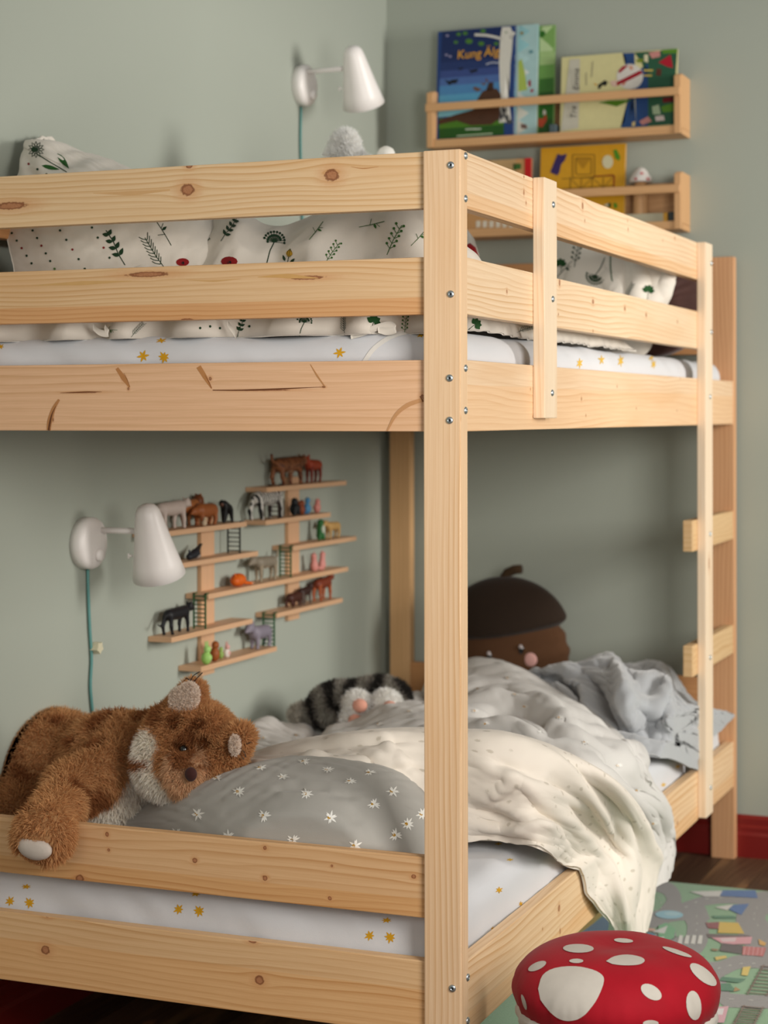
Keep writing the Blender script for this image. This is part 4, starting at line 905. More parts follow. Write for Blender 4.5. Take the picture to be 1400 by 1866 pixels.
# spotted plush lynx sprawled over the pillow, one paw hanging over the rail
BR, BR2, CRM = 'D2A272', 'C29063', 'F4EDE2'
lyn = [('e', q3(92, 1392, .40), (.128, .12, .100), BR, Rz(.2)), ('e', q3(45, 1400, .37), (.083, .10, .088), BR2), ('e', q3(30, 1425, .34), (.083, .10, .100), BR2), ('e', q3(215, 1385, .36), (.11, .10, .088), BR, Rz(.1)),
       ('c', q3(300, 1350, .36), q3(240, 1400, .33), (.06, .075), BR),
       ('c', q3(205, 1400, .26), q3(130, 1440, .16), (.052, .042), BR), ('c', q3(130, 1440, .16), q3(105, 1475, .05), (.042, .034), BR),
       ('c', q3(103, 1478, .045), q3(82, 1510, -.045), (.034, .038), BR), ('e', q3(78, 1528, -.05), (.047, .034, .040), BR),
       ('e', q3(235, 1435, .285), (.062, .06, .055), CRM), ('e', q3(200, 1472, .27), (.05, .06, .035), CRM),
       ('c', q3(40, 1440, .34), q3(20, 1500, .20), (.07, .055), BR2)]
def lynx_col(V, N, I, c):
    p = project(V); out = c.copy(); sp = vnoise(V[:, 0]*24, V[:, 2]*24+V[:, 1]*20, 3)+.3*vnoise(V[:, 0]*60, V[:, 2]*60, 8)
    br = c[:, 0]-c[:, 2] > .15
    out[(sp > .42) & br] = lin('A06A44')[:3]
    return out
root = empty('plush_lynx', (-.7, .3, .45), 'brown spotted plush lynx sprawled with its head on the daisy pillow', 'plush toy')
def under(o, r):
    if o.parent is r: o.matrix_parent_inverse = Matrix.Translation(-Vector(r.location))
    return o
m = MB(); V, F, N, I, C = body(m, lyn, .0075, .03, colf=lynx_col)
fur(m, V, F, N, C, 85000, .014, .0009, lean=(0, -.1, -.5), jit=.40, seed=2, lenf=lambda P: np.where(np.hypot(project(P)[:, 0]-66, project(P)[:, 1]-1545) < 30, .3, 1.))
for v in m.v: v[:, 0] = np.maximum(v[:, 0], WALLX+.004)     # the back is pressed against the wall
under(m.build('body', MFUR, root), root)
HY_ = .245
head = [('e', q3(345, 1352, .27), (.084, .075, .074), BR), ('e', q3(283, 1388, .215), (.036, .034, .052), CRM), ('e', q3(300, 1420, .205), (.034, .032, .030), CRM), ('e', q3(322, 1436, .205), (.026, .028, .018), CRM), ('e', q3(325, 1395, .215), (.040, .04, .045), BR),
        ('e', q3(342, 1405, .185), (.034, .034, .036), 'DDB893'), ('e', q3(345, 1430, .19), (.024, .028, .020), 'DDB893'), ('e', q3(395, 1392, .235), (.034, .04, .040), BR), ('e', q3(378, 1350, .25), (.05, .05, .05), BR)]
def head_col(V, N, I, c):
    p = project(V); out = c.copy(); br = c[:, 0]-c[:, 2] > .1
    sp = vnoise(V[:, 0]*26+3, V[:, 2]*26, 13); out[(sp > .5) & br & (p[:, 1] < 1400)] = lin('A8734C')[:3]
    for (x, y, r, k) in [(327, 1357, 8, '6E4228'), (372, 1352, 11, '84502F'), (400, 1362, 13, '8A5634'), (320, 1316, 13, '9A6540'), (360, 1320, 10, '9A6540')]:
        out[(np.hypot(p[:, 0]-x, p[:, 1]-y) < r) & br] = lin(k)[:3]
    return out
m = MB(); V, F, N, I, C = body(m, head, .006, .02, colf=head_col)
def hl(P):
    p = project(P); return np.where(np.hypot(p[:, 0]-345, p[:, 1]-1408) < 32, .4, np.where(np.hypot(p[:, 0]-334, p[:, 1]-1366) < 13, .1, 1.0))
fur(m, V, F, N, C, 65000, .014, .0008, lean=(.1, -.1, -.45), jit=.40, lenf=hl, seed=3)
hd = under(m.build('head', MFUR, root), root)
def small(name, prims, vox, k, par, r0, furn=0, L=.012, colf=None, mat=None, seed=5):
    m = MB(); V, F, N, I, C = body(m, prims, vox, k, colf=colf)
    if furn: fur(m, V, F, N, C, furn, L, .0009, lean=(0, 0, .1), jit=.4, seed=seed)
    return under(m.build(name, mat or MFUR, par), r0)
small('ear', [('c', q3(335, 1300, .27), q3(352, 1262, .275), (.034, .020), BR)], .005, .012, hd, root, 9000, .013)
small('inner_ear', [('e', q3(333, 1280, .232), (.026, .010, .026), 'E8DACD'), ('e', q3(346, 1263, .238), (.017, .009, .018), 'E8DACD')], .004, .012, hd, root, 5000, .005, seed=16)
small('inner_ear', [('e', q3(428, 1358, .196), (.007, .008, .017), 'E8DACD')], .0035, .01, hd, root, 1500, .005, seed=17)
small('ear', [('c', q3(412, 1372, .235), q3(440, 1342, .23), (.034, .020), BR)], .005, .012, hd, root, 9000, .013, seed=6)
m = MB(); m.ell(q3(348, 1411, .146), (.0115, .008, .0125), '3A1A16'); under(m.build('nose', MVEL, hd), root)
m = MB(); m.ell(q3(335, 1367, .186), (.0085, .007, .009), '120A08'); under(m.build('eye', MBLK, hd), root)
for pts, y in (([(345, 1246), (352, 1232), (364, 1224)], .26), ([(348, 1248), (357, 1238), (369, 1226)], .26), ([(336, 1240), (341, 1236), (347, 1242)], .26), ([(434, 1368), (446, 1358), (458, 1352)], .215), ([(434, 1366), (438, 1376), (445, 1384)], .215), ([(436, 1362), (445, 1370), (448, 1380)], .215)):
    m = MB(); m.tube([q3(u, v, y) for u, v in sm(pts, 4)], .0009, 5); m.build('ear_tuft', MTHREAD, hd)
m = MB(); body(m, [('e', q3(66, 1548, -.084), (.030, .012, .018), 'C9BDB2', None), ('e', q3(50, 1538, -.080), (.018, .012, .014), 'C9BDB2')], .004, .01); under(m.build('paw_pad', MVEL, root), root)

# grey tabby plush lying on its back among the covers
root = empty('plush_cat', q3(640, 1320, 1.32), 'grey tabby plush cat lying with pink soles towards us', 'plush toy')
TB = '918B83'
def tab_col(V, N, I, c):
    out = c.copy(); g = np.abs(c[:, 0]-c[:, 2]) < .06; s_ = np.sin(V[:, 0]*85+V[:, 1]*40+V[:, 2]*60+4*vnoise(V[:, 0]*20, V[:, 2]*20, 5)); g &= c[:, 0] < .4
    out[(s_ > .15) & g] = lin('3A3735')[:3]; out[(s_ < -.7) & g] = lin('A8A49A')[:3]; return out
Y0 = 1.30
m = MB(); V, F, N, I, C = body(m, [('e', q3(625, 1287, Y0+.04), (.082, .08, .056), TB), ('e', q3(690, 1270, Y0+.08), (.075, .07, .045), TB), ('c', q3(600, 1292, Y0), q3(548, 1300, Y0-.02), (.026, .017), TB), ('c', q3(548, 1300, Y0-.02), q3(540, 1302, Y0-.02), (.018, .016), 'BDB7AC'),
    ('c', q3(645, 1285, Y0), q3(655, 1284, Y0-.06), (.028, .026), 'FFFDF8'), ('c', q3(640, 1310, Y0), q3(646, 1314, Y0-.06), (.026, .026), 'FFFDF8'), ('c', q3(700, 1285, Y0+.02), q3(706, 1284, Y0-.05), (.030, .028), 'FFFDF8')], .006, .014, colf=tab_col)
fur(m, V, F, N, C, 26000, .012, .0012, lean=(0, 0, -.2), seed=8); under(m.build('body', MFUR, root), root)
for u, v, r in ((656, 1286, .0165), (648, 1314, .0165), (711, 1290, .0165)):
    m = MB(); m.ell(q3(u, v, Y0-.085), (r*1.12, .012, r*.98), 'E3A48F'); under(m.build('paw_pad', MVEL, root), root)

# white plush on the top bunk
root = empty('plush_bear', q3(680, 480, .9), 'white fluffy plush bear sitting behind the floral duvet', 'plush toy')
WH = 'FFFDF8'
m = MB(); V, F, N, I, C = body(m, [('e', q3(655, 345, .92), (.075, .07, .068), WH), ('e', q3(715, 440, .92), (.12, .09, .068), WH), ('c', q3(700, 420, .9), q3(800, 425, .85), (.045, .04), WH)], .008, .03)
fur(m, V, F, N, C, 20000, .012, .0011, seed=9); under(m.build('body', MFUR, root), root)
m = MB(); V, F, N, I, C = body(m, [('e', q3(629, 268, .92), (.027, .02, .032), WH), ('e', q3(612, 286, .92), (.018, .02, .012), WH), ('e', q3(645, 286, .92), (.018, .02, .012), WH)], .005, .012)
fur(m, V, F, N, C, 11000, .013, .0008, lean=(0, 0, .2), seed=10); under(m.build('ear', MFUR, root), root)
m = MB(); body(m, [('e', q3(704, 283, .92), (.02, .02, .020), WH)], .006, .01); under(m.build('ear', MFUR, root), root)
m = MB(); m.tube([q3(842, 420, .8), q3(853, 440, .8), q3(860, 470, .8)], [.010, .014, .016], 10, col='E8E2D8'); m.tube([q3(852, 448, .79), q3(857, 455, .79), q3(862, 475, .79)], [.009, .012, .014], 10, col='A81C22'); m.tube([q3(856, 462, .785), q3(861, 478, .785)], [.011, .014], 10, col='2E5A34')
meta(m.build('striped_cloth_toy', MVEL), 'small red, green and white cloth toy behind the near post of the top bunk', 'soft toy')

# acorn cushion with a face
root = empty('acorn_cushion', q3(930, 1270, 2.05), 'brown velour acorn cushion with eyes and pink cheeks leaning on the back wall', 'cushion')
YA = 2.045
m = MB(); V, F, N, I, C = body(m, [('e', q3(925, 1195, YA), (.174, .062, .17), '54351C', Rz(0.0))], .011, .02, disp=lambda P: .0035*np.sin(P[..., 2]*130+2*np.sin(P[..., 0]*20))*np.clip((P[..., 0]-q3(960, 1190, YA)[0])*12, 0, 1)); under(m.build('nut', MVEL, root), root)
ca = math.radians(9)
Rt = np.array([[math.cos(ca), 0, -math.sin(ca)], [0, 1, 0], [math.sin(ca), 0, math.cos(ca)]])
def capd(P):   # cut flat below a tilted line
    p0 = np.array(q3(925, 1152, YA)); q = P-p0; h = q[..., 2]-math.tan(math.radians(10))*q[..., 0]-.25*q[..., 0]**2*2; return np.where(h < 0, np.clip(-h*2.2, 0, .5), 0)
m = MB(); V, F, N, I, C = body(m, [('e', q3(924, 1150, YA-.003), (.176, .072, .148), '2A1B0E')], .009, .02, disp=capd); under(m.build('cap', MVEL, root), root)
m = MB(); m.tube([q3(916, 1056, YA), q3(925, 1044, YA), q3(938, 1038, YA), q3(951, 1037, YA)], [.012, .013, .013, .012], 12, col='3E2A12'); under(m.build('stem', MVEL, root), root)
nut = [c for c in root.children if c.name.startswith('nut')][0]
def onto(u, v, o, r):
    bv = BVHTree.FromPolygons([tuple(x.co) for x in o.data.vertices], [tuple(p_.vertices) for p_ in o.data.polygons]); h = bv.ray_cast(Vector(CAM), Vector(ray(u, v))); return h[0], h[1]
for u, v in ((892, 1196), (950, 1184)):
    h, n = onto(u, v, nut, root); m = MB(); m.ell(tuple(h), (.0075, .004, .0125), '0C0808'); e_ = under(m.build('eye', MBLK, nut), root)
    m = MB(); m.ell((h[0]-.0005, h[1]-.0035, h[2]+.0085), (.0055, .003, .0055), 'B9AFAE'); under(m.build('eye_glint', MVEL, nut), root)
for u, v in ((881, 1213), (967, 1202)):
    h, n = onto(u, v, nut, root); m = MB(); m.ell(tuple(h), (.0185, .004, .0185), 'D9A7A0'); under(m.build('cheek', MVEL, nut), root)

# ================================================================== WALL LAMPS
MLW = plain('white_lamp_enamel', 'F1ECE9', .38, .02, 8); MCORD = plain('teal_cord', '5E9490', .6); MCRM = plain('cream_plastic', 'D9D2B4', .45)
def lamp(pc, top, bot, rodpx, cord, label, switch=None, X_=-.85):
    p = on(*pc, 0, -.967); root = empty('wall_lamp', (WALLX, p[1], p[2]), label, 'lamp', 'white wall lamps')
    m = MB(); m.lathe([(0, .030), (.030, .030), (.044, .0285), (.050, .025), (.0525, .018), (.0525, 0)], axis='X', seg=40, col='FFFFFF'); m.v[-1] = m.v[-1]+np.array([WALLX+.0005, p[1], p[2]]); under(m.build('wall_plate', MLW, root), root)
    m = MB(); m.lathe([(0, .010), (.010, .010), (.0125, .007), (.013, 0)], axis='X', seg=24); m.v[-1] = m.v[-1]+np.array([WALLX+.0298, p[1]+.008, p[2]-.024]); under(m.build('knob', MLW, root), root)
    T = np.array(on(*top, 0, X_)); B = np.array(on(*bot, 0, X_)); ax = B-T; Ls = np.linalg.norm(ax); ax /= Ls
    M = Matrix.Translation(Vector(T))@Vector(ax).to_track_quat('Z', 'Y').to_matrix().to_4x4()
    s = Ls/.135
    prof = [(0, 0), (.009, .001), (.017, .005), (.022, .012), (.0255, .024), (.031, .050), (.0375, .080), (.044, .108), (.0505, .135), (.0490, .1355), (.0425, .108), (.036, .08), (.029, .05), (.022, .02), (0, .008)]
    m = MB(); m.lathe([(a*s*.93, b*s) for a, b in prof], seg=44, M=M, cap=False); under(m.build('shade', MLW, root), root)
    m = MB(); m.ell(tuple(T+ax*Ls*.55), (.016, .016, .020)); bl = under(m.build('bulb', plain('bulb_glass', 'F2F0EA', .2), root), root)
    r0 = np.array(on(*rodpx, 0, -.967)); r1 = np.array([T[0]-.018, r0[1]*.5+(T+ax*Ls*.3)[1]*.5, r0[2]])
    m = MB(); m.tube([r0-np.array([.004, 0, 0]), r1], .0062, 14); m.lathe([(0, .004), (.010, .004), (.010, -.006), (0, -.006)], axis='X', seg=16); m.v[-1] = m.v[-1]+r1; under(m.build('arm', MLW, root), root)
    c = T+ax*Ls*.72-RT*.040*s
    m = MB(); m.tube([c, c-RT*.008], .0022, 8); m.tube([c-RT*.008-np.array([0, 0, .005]), c-RT*.008+np.array([0, 0, .005])], .0018, 8); under(m.build('shade_screw', MLW, root), root)
    m = MB(); m.tube([on(u, v, 0, WALLX+.005) for u, v in sm(cord, 5)], .0032, 8); under(m.build('cord', MCORD, root), root)
    if switch:
        c = on(*switch, 0, WALLX+.012); m = MB(); poly = []
        for k in range(10): a = 2*PI*k/10; r = .013 if k % 2 == 0 else .009; poly.append((r*math.cos(a), r*math.sin(a)))
        m.prism(poly, -.009, .009, M=Matrix.Translation(Vector(c))@Matrix.Rotation(PI/2, 4, 'Y')); under(m.build('cord_switch', MCRM, root), root)
    return root
lamp((174, 990), (266, 919), (290, 1049), (184, 966), [(160, 1035), (161, 1080), (164, 1150), (167, 1200), (165, 1250), (169, 1300)], 'white cone-shaded wall lamp over the lower bunk', (176, 1180))
lamp((565, 155), (641, 84), (663, 191), (560, 131), [(549, 195), (548, 260), (550, 330), (552, 420), (553, 470)], 'white cone-shaded wall lamp over the top bunk', None, -.83)

# ================================================================== WALL SHELF WITH TOYS
FX = -.937
ws = empty('wall_shelf', (WALLX, 1.2, .8), 'staggered pale wood wall shelf with small ladders for toy animals', 'shelf')
MSH = wood('pale_shelf_wood', 'D9B08C', 'B98C66', 61., 120, lineamt=.3); 
SH = {}
for key, a, b in [('top', (487, 886), (632, 878)), ('2a', (285, 972), (450, 949)), ('2b', (485, 947), (603, 935)), ('3a', (300, 1029), (471, 1006)), ('3b', (535, 993), (650, 979)), ('4', (380, 1079), (635, 1036)), ('5a', (313, 1163), (461, 1126)), ('5b', (505, 1117), (625, 1090)), ('6', (367, 1216), (505, 1177))]:
    A, B = on(*a, 0, FX), on(*b, 0, FX); z = (A[2]+B[2])/2; SH[key] = (A[1], B[1], z)
    m = MB(); m.box((WALLX+.0005, A[1], z-.0115), (FX, B[1], z), bev=.001, axis=1, uvo=(z*3, z)); under(m.build('shelf_board', MSH, ws), ws)
for (u0, u1, va, vb) in ((367, 391, 940, 1226), (526, 546, 868, 1127)):
    a, b = on(u0, 1000, 0, -.984), on(u1, 1000, 0, -.984); zt = on(u1, va, 0, -.984)[2]; zb = on(u1, vb, 0, -.984)[2]
    m = MB(); m.box((WALLX+.0005, a[1], zb), (-.984, b[1], zt), bev=.001, axis=2); under(m.build('upright_strip', MSH, ws), ws)
def mini_ladder(y, xa, xb, z0, z1, col, n=8):
    m = MB()
    for xx in (xa, xb): m.box((xx-.0016, y-.0016, z0), (xx+.0016, y+.0016, z1), bev=0); m.box((xx-.0016, y-.0016, z1-.003), (xx+.0016, y+.014, z1), bev=0)
    for k in range(n): z = z0+(z1-z0)*(k+.6)/(n+.3); m.box((xa, y-.0012, z-.0012), (xb, y+.0012, z+.0012), bev=0)
    o = m.build('ladder', col, ws); under(o, ws)
LG = plain('green_ladder', '1E5A32', .5); LB = plain('black_ladder', '2A302C', .5)
mini_ladder(SH['2a'][1]-.022, -.975, -.944, SH['3a'][2], SH['2a'][2]+.002, LB, 7)
mini_ladder(SH['4'][0]-.003, -.972, -.943, SH['5a'][2], SH['4'][2]+.002, LG, 8)
mini_ladder(SH['3b'][0]-.003, -.972, -.943, SH['4'][2], SH['3b'][2]+.002, LG, 8)
mini_ladder(SH['top'][0]+.075, -.968, -.943, SH['2b'][2], SH['top'][2]+.003, plain('brown_ladder', '3A2A22', .5), 7)
mini_ladder(SH['5b'][0]-.003, -.972, -.943, SH['6'][2], SH['5b'][2]+.002, LG, 8)
MTOY = colattr('toy_plastic', .5)
def stripes(V, N, I, c): out = c.copy(); s_ = np.sin(V[:, 0]*0+V[:, 1]*520+V[:, 2]*110+2.5*vnoise(V[:, 1]*60, V[:, 2]*60, 5)); out[s_ > .05] = lin('1B1A1A')[:3]; return out
def spots(dark): 
    def f(V, N, I, c): out = c.copy(); out[vnoise(V[:, 1]*190, V[:, 2]*190+V[:, 0]*150, 7) > .25] = lin(dark)[:3]; return out
    return f
def quad(name, u, shelf, Lpx, Hpx, face, col, label, belly=None, legcol=None, neck=.55, head=.20, tail='down', ears=True, mane=None, colf=None, thick=.13, x=-.964, leg=.5, muzzle=None, headdrop=0.):
    zs = SH[shelf][2]; lo, hi = SH[shelf][:2]; p = on(u, 1000, 0, x); y = p[1]
    s = abs(on(u+.5, 1000, 0, x)[1]-on(u-.5, 1000, 0, x)[1]); L = Lpx*s; sz = (np.dot(p-CAM, FW))/FPX; H = Hpx*sz
    f = face; bl = L*.62; lz = H*leg*1.08; bz = lz+H*.10; tr = max(H*.11, L*thick*.62)
    legc = legcol or col; belly = belly or col
    def q(a, b, c=0.): return (x+c, y+f*a, zs+b)
    P = [('c', q(-bl*.42, bz), q(bl*.36, bz+H*.02), (tr*.95, tr*1.05), col), ('e', q(0, bz-tr*.35), (tr*.7, bl*.4, tr*.75), belly)]
    for a, off in ((-bl*.45, 0), (bl*.36, .0)):
        for sgn in (-1, 1):
            j = off+sgn*L*.035; hx = sgn*tr*.62
            P.append(('c', q(a+j*.3, bz-tr*.2, hx*.8), q(a+j-(L*.03 if a < 0 else 0), lz*.5, hx), (tr*.48, tr*.30), legc)); P.append(('c', q(a+j-(L*.03 if a < 0 else 0), lz*.5, hx), q(a+j, tr*.22, hx), (tr*.30, tr*.24), legc)); P.append(('e', q(a+j+tr*.15, tr*.18, hx), (tr*.26, tr*.36, tr*.2), legc))
    hx_, hz = bl*.36+L*.20, H*(1-head*.62)-H*headdrop
    P.append(('c', q(bl*.34, bz+tr*.3), q(hx_-L*.02, hz-head*H*.1), (tr*.75, tr*.55), mane or col))
    if mane: P.append(('e', q(hx_-L*.04, hz-head*H*.2), (tr*1.0, tr*1.0, tr*1.25), mane))
    hr = head*H*.62
    P.append(('e', q(hx_+hr*.2, hz), (hr*.8, hr, hr*.88), col)); P.append(('c', q(hx_+hr*.6, hz-hr*.25), q(hx_+hr*1.55, hz-hr*.5), (hr*.5, hr*.34), muzzle or col))
    if ears:
        for sgn in (-1, 1): P.append(('c', q(hx_-hr*.2, hz+hr*.6, sgn*hr*.45), q(hx_-hr*.3, hz+hr*1.25, sgn*hr*.55), (hr*.26, hr*.1), col))
    if tail == 'down': P += [('c', q(-bl*.5-tr*.6, bz+tr*.2), q(-bl*.5-L*.13, lz*.7), (tr*.22, tr*.16), col)]
    if tail == 'up': P += [('c', q(-bl*.5-tr*.4, bz+tr*.3), q(-bl*.5-L*.14, H*.78), (tr*.22, tr*.18), col), ('c', q(-bl*.5-L*.14, H*.78), q(-bl*.5-L*.16, H*.98), (tr*.18, tr*.22), legc)]
    if tail == 'long': P += [('c', q(-bl*.5-tr*.4, bz), q(-bl*.5-L*.2, lz*.6), (tr*.2, tr*.15), col), ('c', q(-bl*.5-L*.2, lz*.6), q(-bl*.5-L*.30, lz*.75), (tr*.15, tr*.12), col)]
    m = MB(); body(m, P, max(.0010, tr*.16), tr*.22, colf=colf)
    m.ell(q(hx_+hr*.5, hz+hr*.2, hr*.6), (hr*.14,)*3, '080808', seg=8); m.ell(q(hx_+hr*.5, hz+hr*.2, -hr*.6), (hr*.14,)*3, '080808', seg=8)
    zmin = min(v[:, 2].min() for v in m.v); m.v = [v-np.array([0, 0, zmin-zs]) for v in m.v]
    o = m.build(name, MTOY, origin=(x, y, zs)); meta(o, label, 'toy animal', 'toy animals on the wall shelf'); return o
def toyfig(name, u, shelf, Hpx, prims, label, cat='toy figure', x=-.962, vox=.0014, k=.004, unit=None):
    zs = SH[shelf][2]; p = on(u, 1000, 0, x); y = p[1]; H = Hpx*(np.dot(p-CAM, FW))/FPX
    P = []
    for r in prims:
        if r[0] == 'e': P.append(('e', (x+r[1][0]*H, y+r[1][1]*H, zs+r[1][2]*H), tuple(a*H for a in r[2]), r[3]))
        else: P.append(('c', (x+r[1][0]*H, y+r[1][1]*H, zs+r[1][2]*H), (x+r[2][0]*H, y+r[2][1]*H, zs+r[2][2]*H), tuple(a*H for a in r[3]), r[4]))
    m = MB(); body(m, P, vox, k*H*10 if False else H*.04); zmin = min(v[:, 2].min() for v in m.v); m.v = [v-np.array([0, 0, zmin-zs]) for v in m.v]
    o = m.build(name, MTOY, origin=(x, y, zs)); meta(o, label, cat, 'toy animals on the wall shelf'); return o
quad('toy_bobcat', 525, 'top', 62, 56, 1, '8E5A3A', 'brown spotted toy cat with raised tail on the topmost shelf board', belly='C9A284', tail='up', colf=spots('5A301E'), head=.30, thick=.145, headdrop=.06, leg=.50)
quad('toy_foal', 571, 'top', 30, 50, -1, 'A8452C', 'red-brown toy foal beside the spotted cat on the topmost board', legcol='7E2E1E', thick=.2, head=.3, leg=.5)
quad('toy_lioness', 312, '2a', 66, 58, 1, 'CDBDB4', 'pale pinkish toy lioness partly behind the lower lamp', tail='long', head=.27, thick=.145, headdrop=.06, leg=.50)
quad('toy_lion', 341, '2a', 52, 56, 1, 'A8683A', 'toy lion with a dark brown mane behind the pale lioness', mane='6E3A1C', x=-.978, head=.28, thick=.16)
quad('toy_bear', 374, '2a', 46, 46, -1, '9C5A30', 'orange-brown toy bear on the long left shelf board', belly='B5754A', x=-.958, head=.26, thick=.2, tail='none', headdrop=.25, leg=.45)
K = '121214'
toyfig('toy_chimpanzee', 412, '2a', 42, [('c', (0, .25, .62), (0, -.18, .78), (.17, .19), K), ('e', (0, -.38, .85), (.14, .15, .15), K), ('e', (.04, -.47, .80), (.08, .08, .08), '6B4636'), ('c', (.1, -.2, .7), (.12, -.42, .08), (.09, .06), K), ('c', (-.1, -.15, .7), (-.1, -.1, .08), (.09, .06), K), ('c', (.08, .28, .55), (.1, .40, .06), (.12, .06), K), ('c', (-.08, .2, .5), (-.1, .12, .06), (.12, .06), K), ('e', (.1, -.42, .05), (.06, .09, .05), K), ('e', (.1, .38, .05), (.06, .09, .05), K)], 'black toy chimpanzee walking on its knuckles', 'toy animal')
toyfig('toy_seal_pup', 372, '2a', 17, [('e', (0, 0, .35), (.3, .3, .36), 'CDB79A'), ('e', (.1, 0, .8), (.2, .2, .22), 'CDB79A')], 'small cream toy pup below the orange-brown bear', 'toy animal', x=-.944)
quad('toy_zebra', 487, '2b', 68, 62, 1, 'D6D2CA', 'striped black and white toy zebra', colf=stripes, thick=.14, head=.22, leg=.48, x=-.960)
toyfig('toy_gorilla', 537, '2b', 32, [('e', (0, 0, .38), (.28, .30, .38), '1C2024'), ('e', (0, .02, .8), (.2, .2, .22), '1C2024'), ('c', (.15, .2, .5), (.15, .3, .08), (.1, .08), '1C2024'), ('c', (.15, -.2, .5), (.15, -.3, .08), (.1, .08), '1C2024')], 'small dark toy gorilla beside the zebra', 'toy animal')
toyfig('toy_squirrel', 550, '2b', 26, [('e', (0, 0, .35), (.24, .26, .36), '8A4524'), ('e', (0, .02, .8), (.2, .2, .22), '8A4524'), ('c', (0, -.2, .2), (0, -.36, .8), (.12, .15), '7A3A1E')], 'small rust-brown toy squirrel between the gorilla and the blue bird', 'toy animal')
toyfig('toy_bird', 560, '2b', 34, [('e', (0, 0, .35), (.2, .22, .3), '4E8CB8'), ('e', (0, .06, .78), (.15, .16, .17), '4E8CB8'), ('c', (0, .2, .76), (0, .34, .72), (.06, .02), 'C9A23A'), ('c', (0, -.1, .3), (0, -.3, .1), (.12, .05), '3A6C96')], 'bright blue toy bird on the upper right board', 'toy animal')
toyfig('toy_piglet', 578, '2b', 26, [('e', (0, 0, .38), (.26, .3, .36), 'D98F84'), ('e', (0, .1, .78), (.2, .2, .2), 'D98F84'), ('c', (0, .18, .9), (0, .26, 1.05), (.06, .03), 'D98F84'), ('c', (0, .0, .9), (0, -.06, 1.05), (.06, .03), 'D98F84')], 'small pink toy piglet at the end of the upper right board', 'toy animal')
toyfig('toy_whale', 352, '3a', 30, [('c', (0, -.5, .2), (0, .3, .35), (.2, .3), '23262C'), ('c', (0, .3, .4), (0, .9, .78), (.22, .1), '2E2A26'), ('e', (0, 1.0, .85), (.1, .18, .06), '2E2A26'), ('e', (.1, .35, .2), (.2, .3, .16), '9C9088'), ('c', (0, -.45, .3), (0, -.5, .62), (.1, .04), '1A1D2E')], 'dark toy orca with a raised tail on the second left board', 'toy animal')
toyfig('toy_frog', 584, '3b', 38, [('c', (0, 0, .2), (0, 0, .62), (.2, .17), '2C6A34'), ('e', (0, .02, .82), (.17, .18, .16), '2C6A34'), ('c', (.05, .14, .3), (.05, .26, .05), (.1, .08), '2C6A34'), ('c', (.05, -.14, .3), (.05, -.24, .05), (.1, .08), '2C6A34'), ('e', (.16, 0, .5), (.08, .12, .2), 'C9D2C0')], 'green toy frog standing at the right of the shelf', 'toy animal')
quad('toy_fawn', 606, '3b', 30, 34, -1, 'C9A062', 'tan toy fawn next to the green frog', head=.3, thick=.16, tail='none')
toyfig('toy_fox', 434, '4', 26, [('e', (0, 0, .45), (.5, .8, .45), 'D9641A'), ('e', (.1, -.6, .4), (.35, .38, .34), 'D9641A'), ('c', (.1, -.62, .65), (.1, -.7, .95), (.12, .04), 'D9641A'), ('c', (.2, .7, .2), (.3, 1.5, .1), (.14, .08), 'D9641A'), ('c', (.3, 1.5, .1), (.25, 1.9, .1), (.1, .05), 'E2A07A')], 'orange toy fox curled up on the long middle board', 'toy animal')
quad('toy_wolf', 483, '4', 50, 52, -1, '8C8272', 'grey and tan toy wolf facing left with its tail up', belly='BDAE98', legcol='9A8C76', tail='up', head=.30, thick=.145, headdrop=.06, leg=.50)
for u, f in ((573, -1), (587, 1)):
    toyfig('toy_squirrel', u, '4', 34, [('e', (0, 0, .3), (.2, .24, .3), 'D9938A'), ('c', (0, 0, .4), (0, f*.06, .8), (.16, .14), 'D9938A'), ('e', (0, f*.08, .84), (.15, .18, .14), 'D9938A'), ('c', (0, f*.04, .9), (0, f*.0, 1.06), (.05, .02), 'D9938A'), ('c', (0, -f*.15, .1), (0, -f*.42, .14), (.1, .07), 'D9938A')], 'pink sitting toy squirrel, %s of the pair' % ('left' if f < 0 else 'right'), 'toy animal')
quad('toy_panther', 322, '5a', 56, 56, 1, '1D1D21', 'black toy panther on the lower left board', belly='3A3836', tail='long', head=.27, thick=.145, headdrop=.06, leg=.50)
quad('toy_donkey', 536, '5b', 28, 26, 1, '4A2A22', 'small dark brown toy donkey, first on the lower right board', head=.35, thick=.2, tail='none')
quad('toy_pony', 555, '5b', 24, 36, 1, '3A2622', 'dark brown toy pony, second on the lower right board', legcol='5E5048', head=.3, thick=.2, tail='none')
quad('toy_deer', 588, '5b', 34, 47, 1, '7E3A26', 'reddish-brown toy deer, largest on the lower right board', legcol='A8542C', head=.26, thick=.17, tail='none')
def bunny(c, c2, ear=True): return [('e', (0, 0, .28), (.22, .24, .28), c), ('e', (.05, 0, .66), (.16, .17, .17), c2), ('c', (0, .07, .75), (0, .1, 1.0), (.05, .03), c2), ('c', (0, -.07, .75), (0, -.1, 1.0), (.05, .03), c2), ('e', (.16, 0, .3), (.1, .14, .14), c2)]
toyfig('toy_rabbit', 376, '6', 42, bunny('9CCB6A', 'A9D67C'), 'lime green toy rabbit, first on the lowest board', 'toy animal', x=-.945)
toyfig('toy_beaver', 391, '6', 38, [('e', (0, 0, .32), (.24, .24, .34), '9A5426'), ('e', (.04, 0, .76), (.18, .2, .2), '9A5426')], 'orange-brown toy beaver beside the lime rabbit', 'toy animal', x=-.952)
toyfig('toy_chick', 402, '6', 22, [('e', (0, 0, .34), (.26, .26, .34), '8FAE5A'), ('e', (.04, 0, .8), (.18, .18, .2), '9CBB66')], 'little olive green toy chick behind the beaver', 'toy animal', x=-.960)
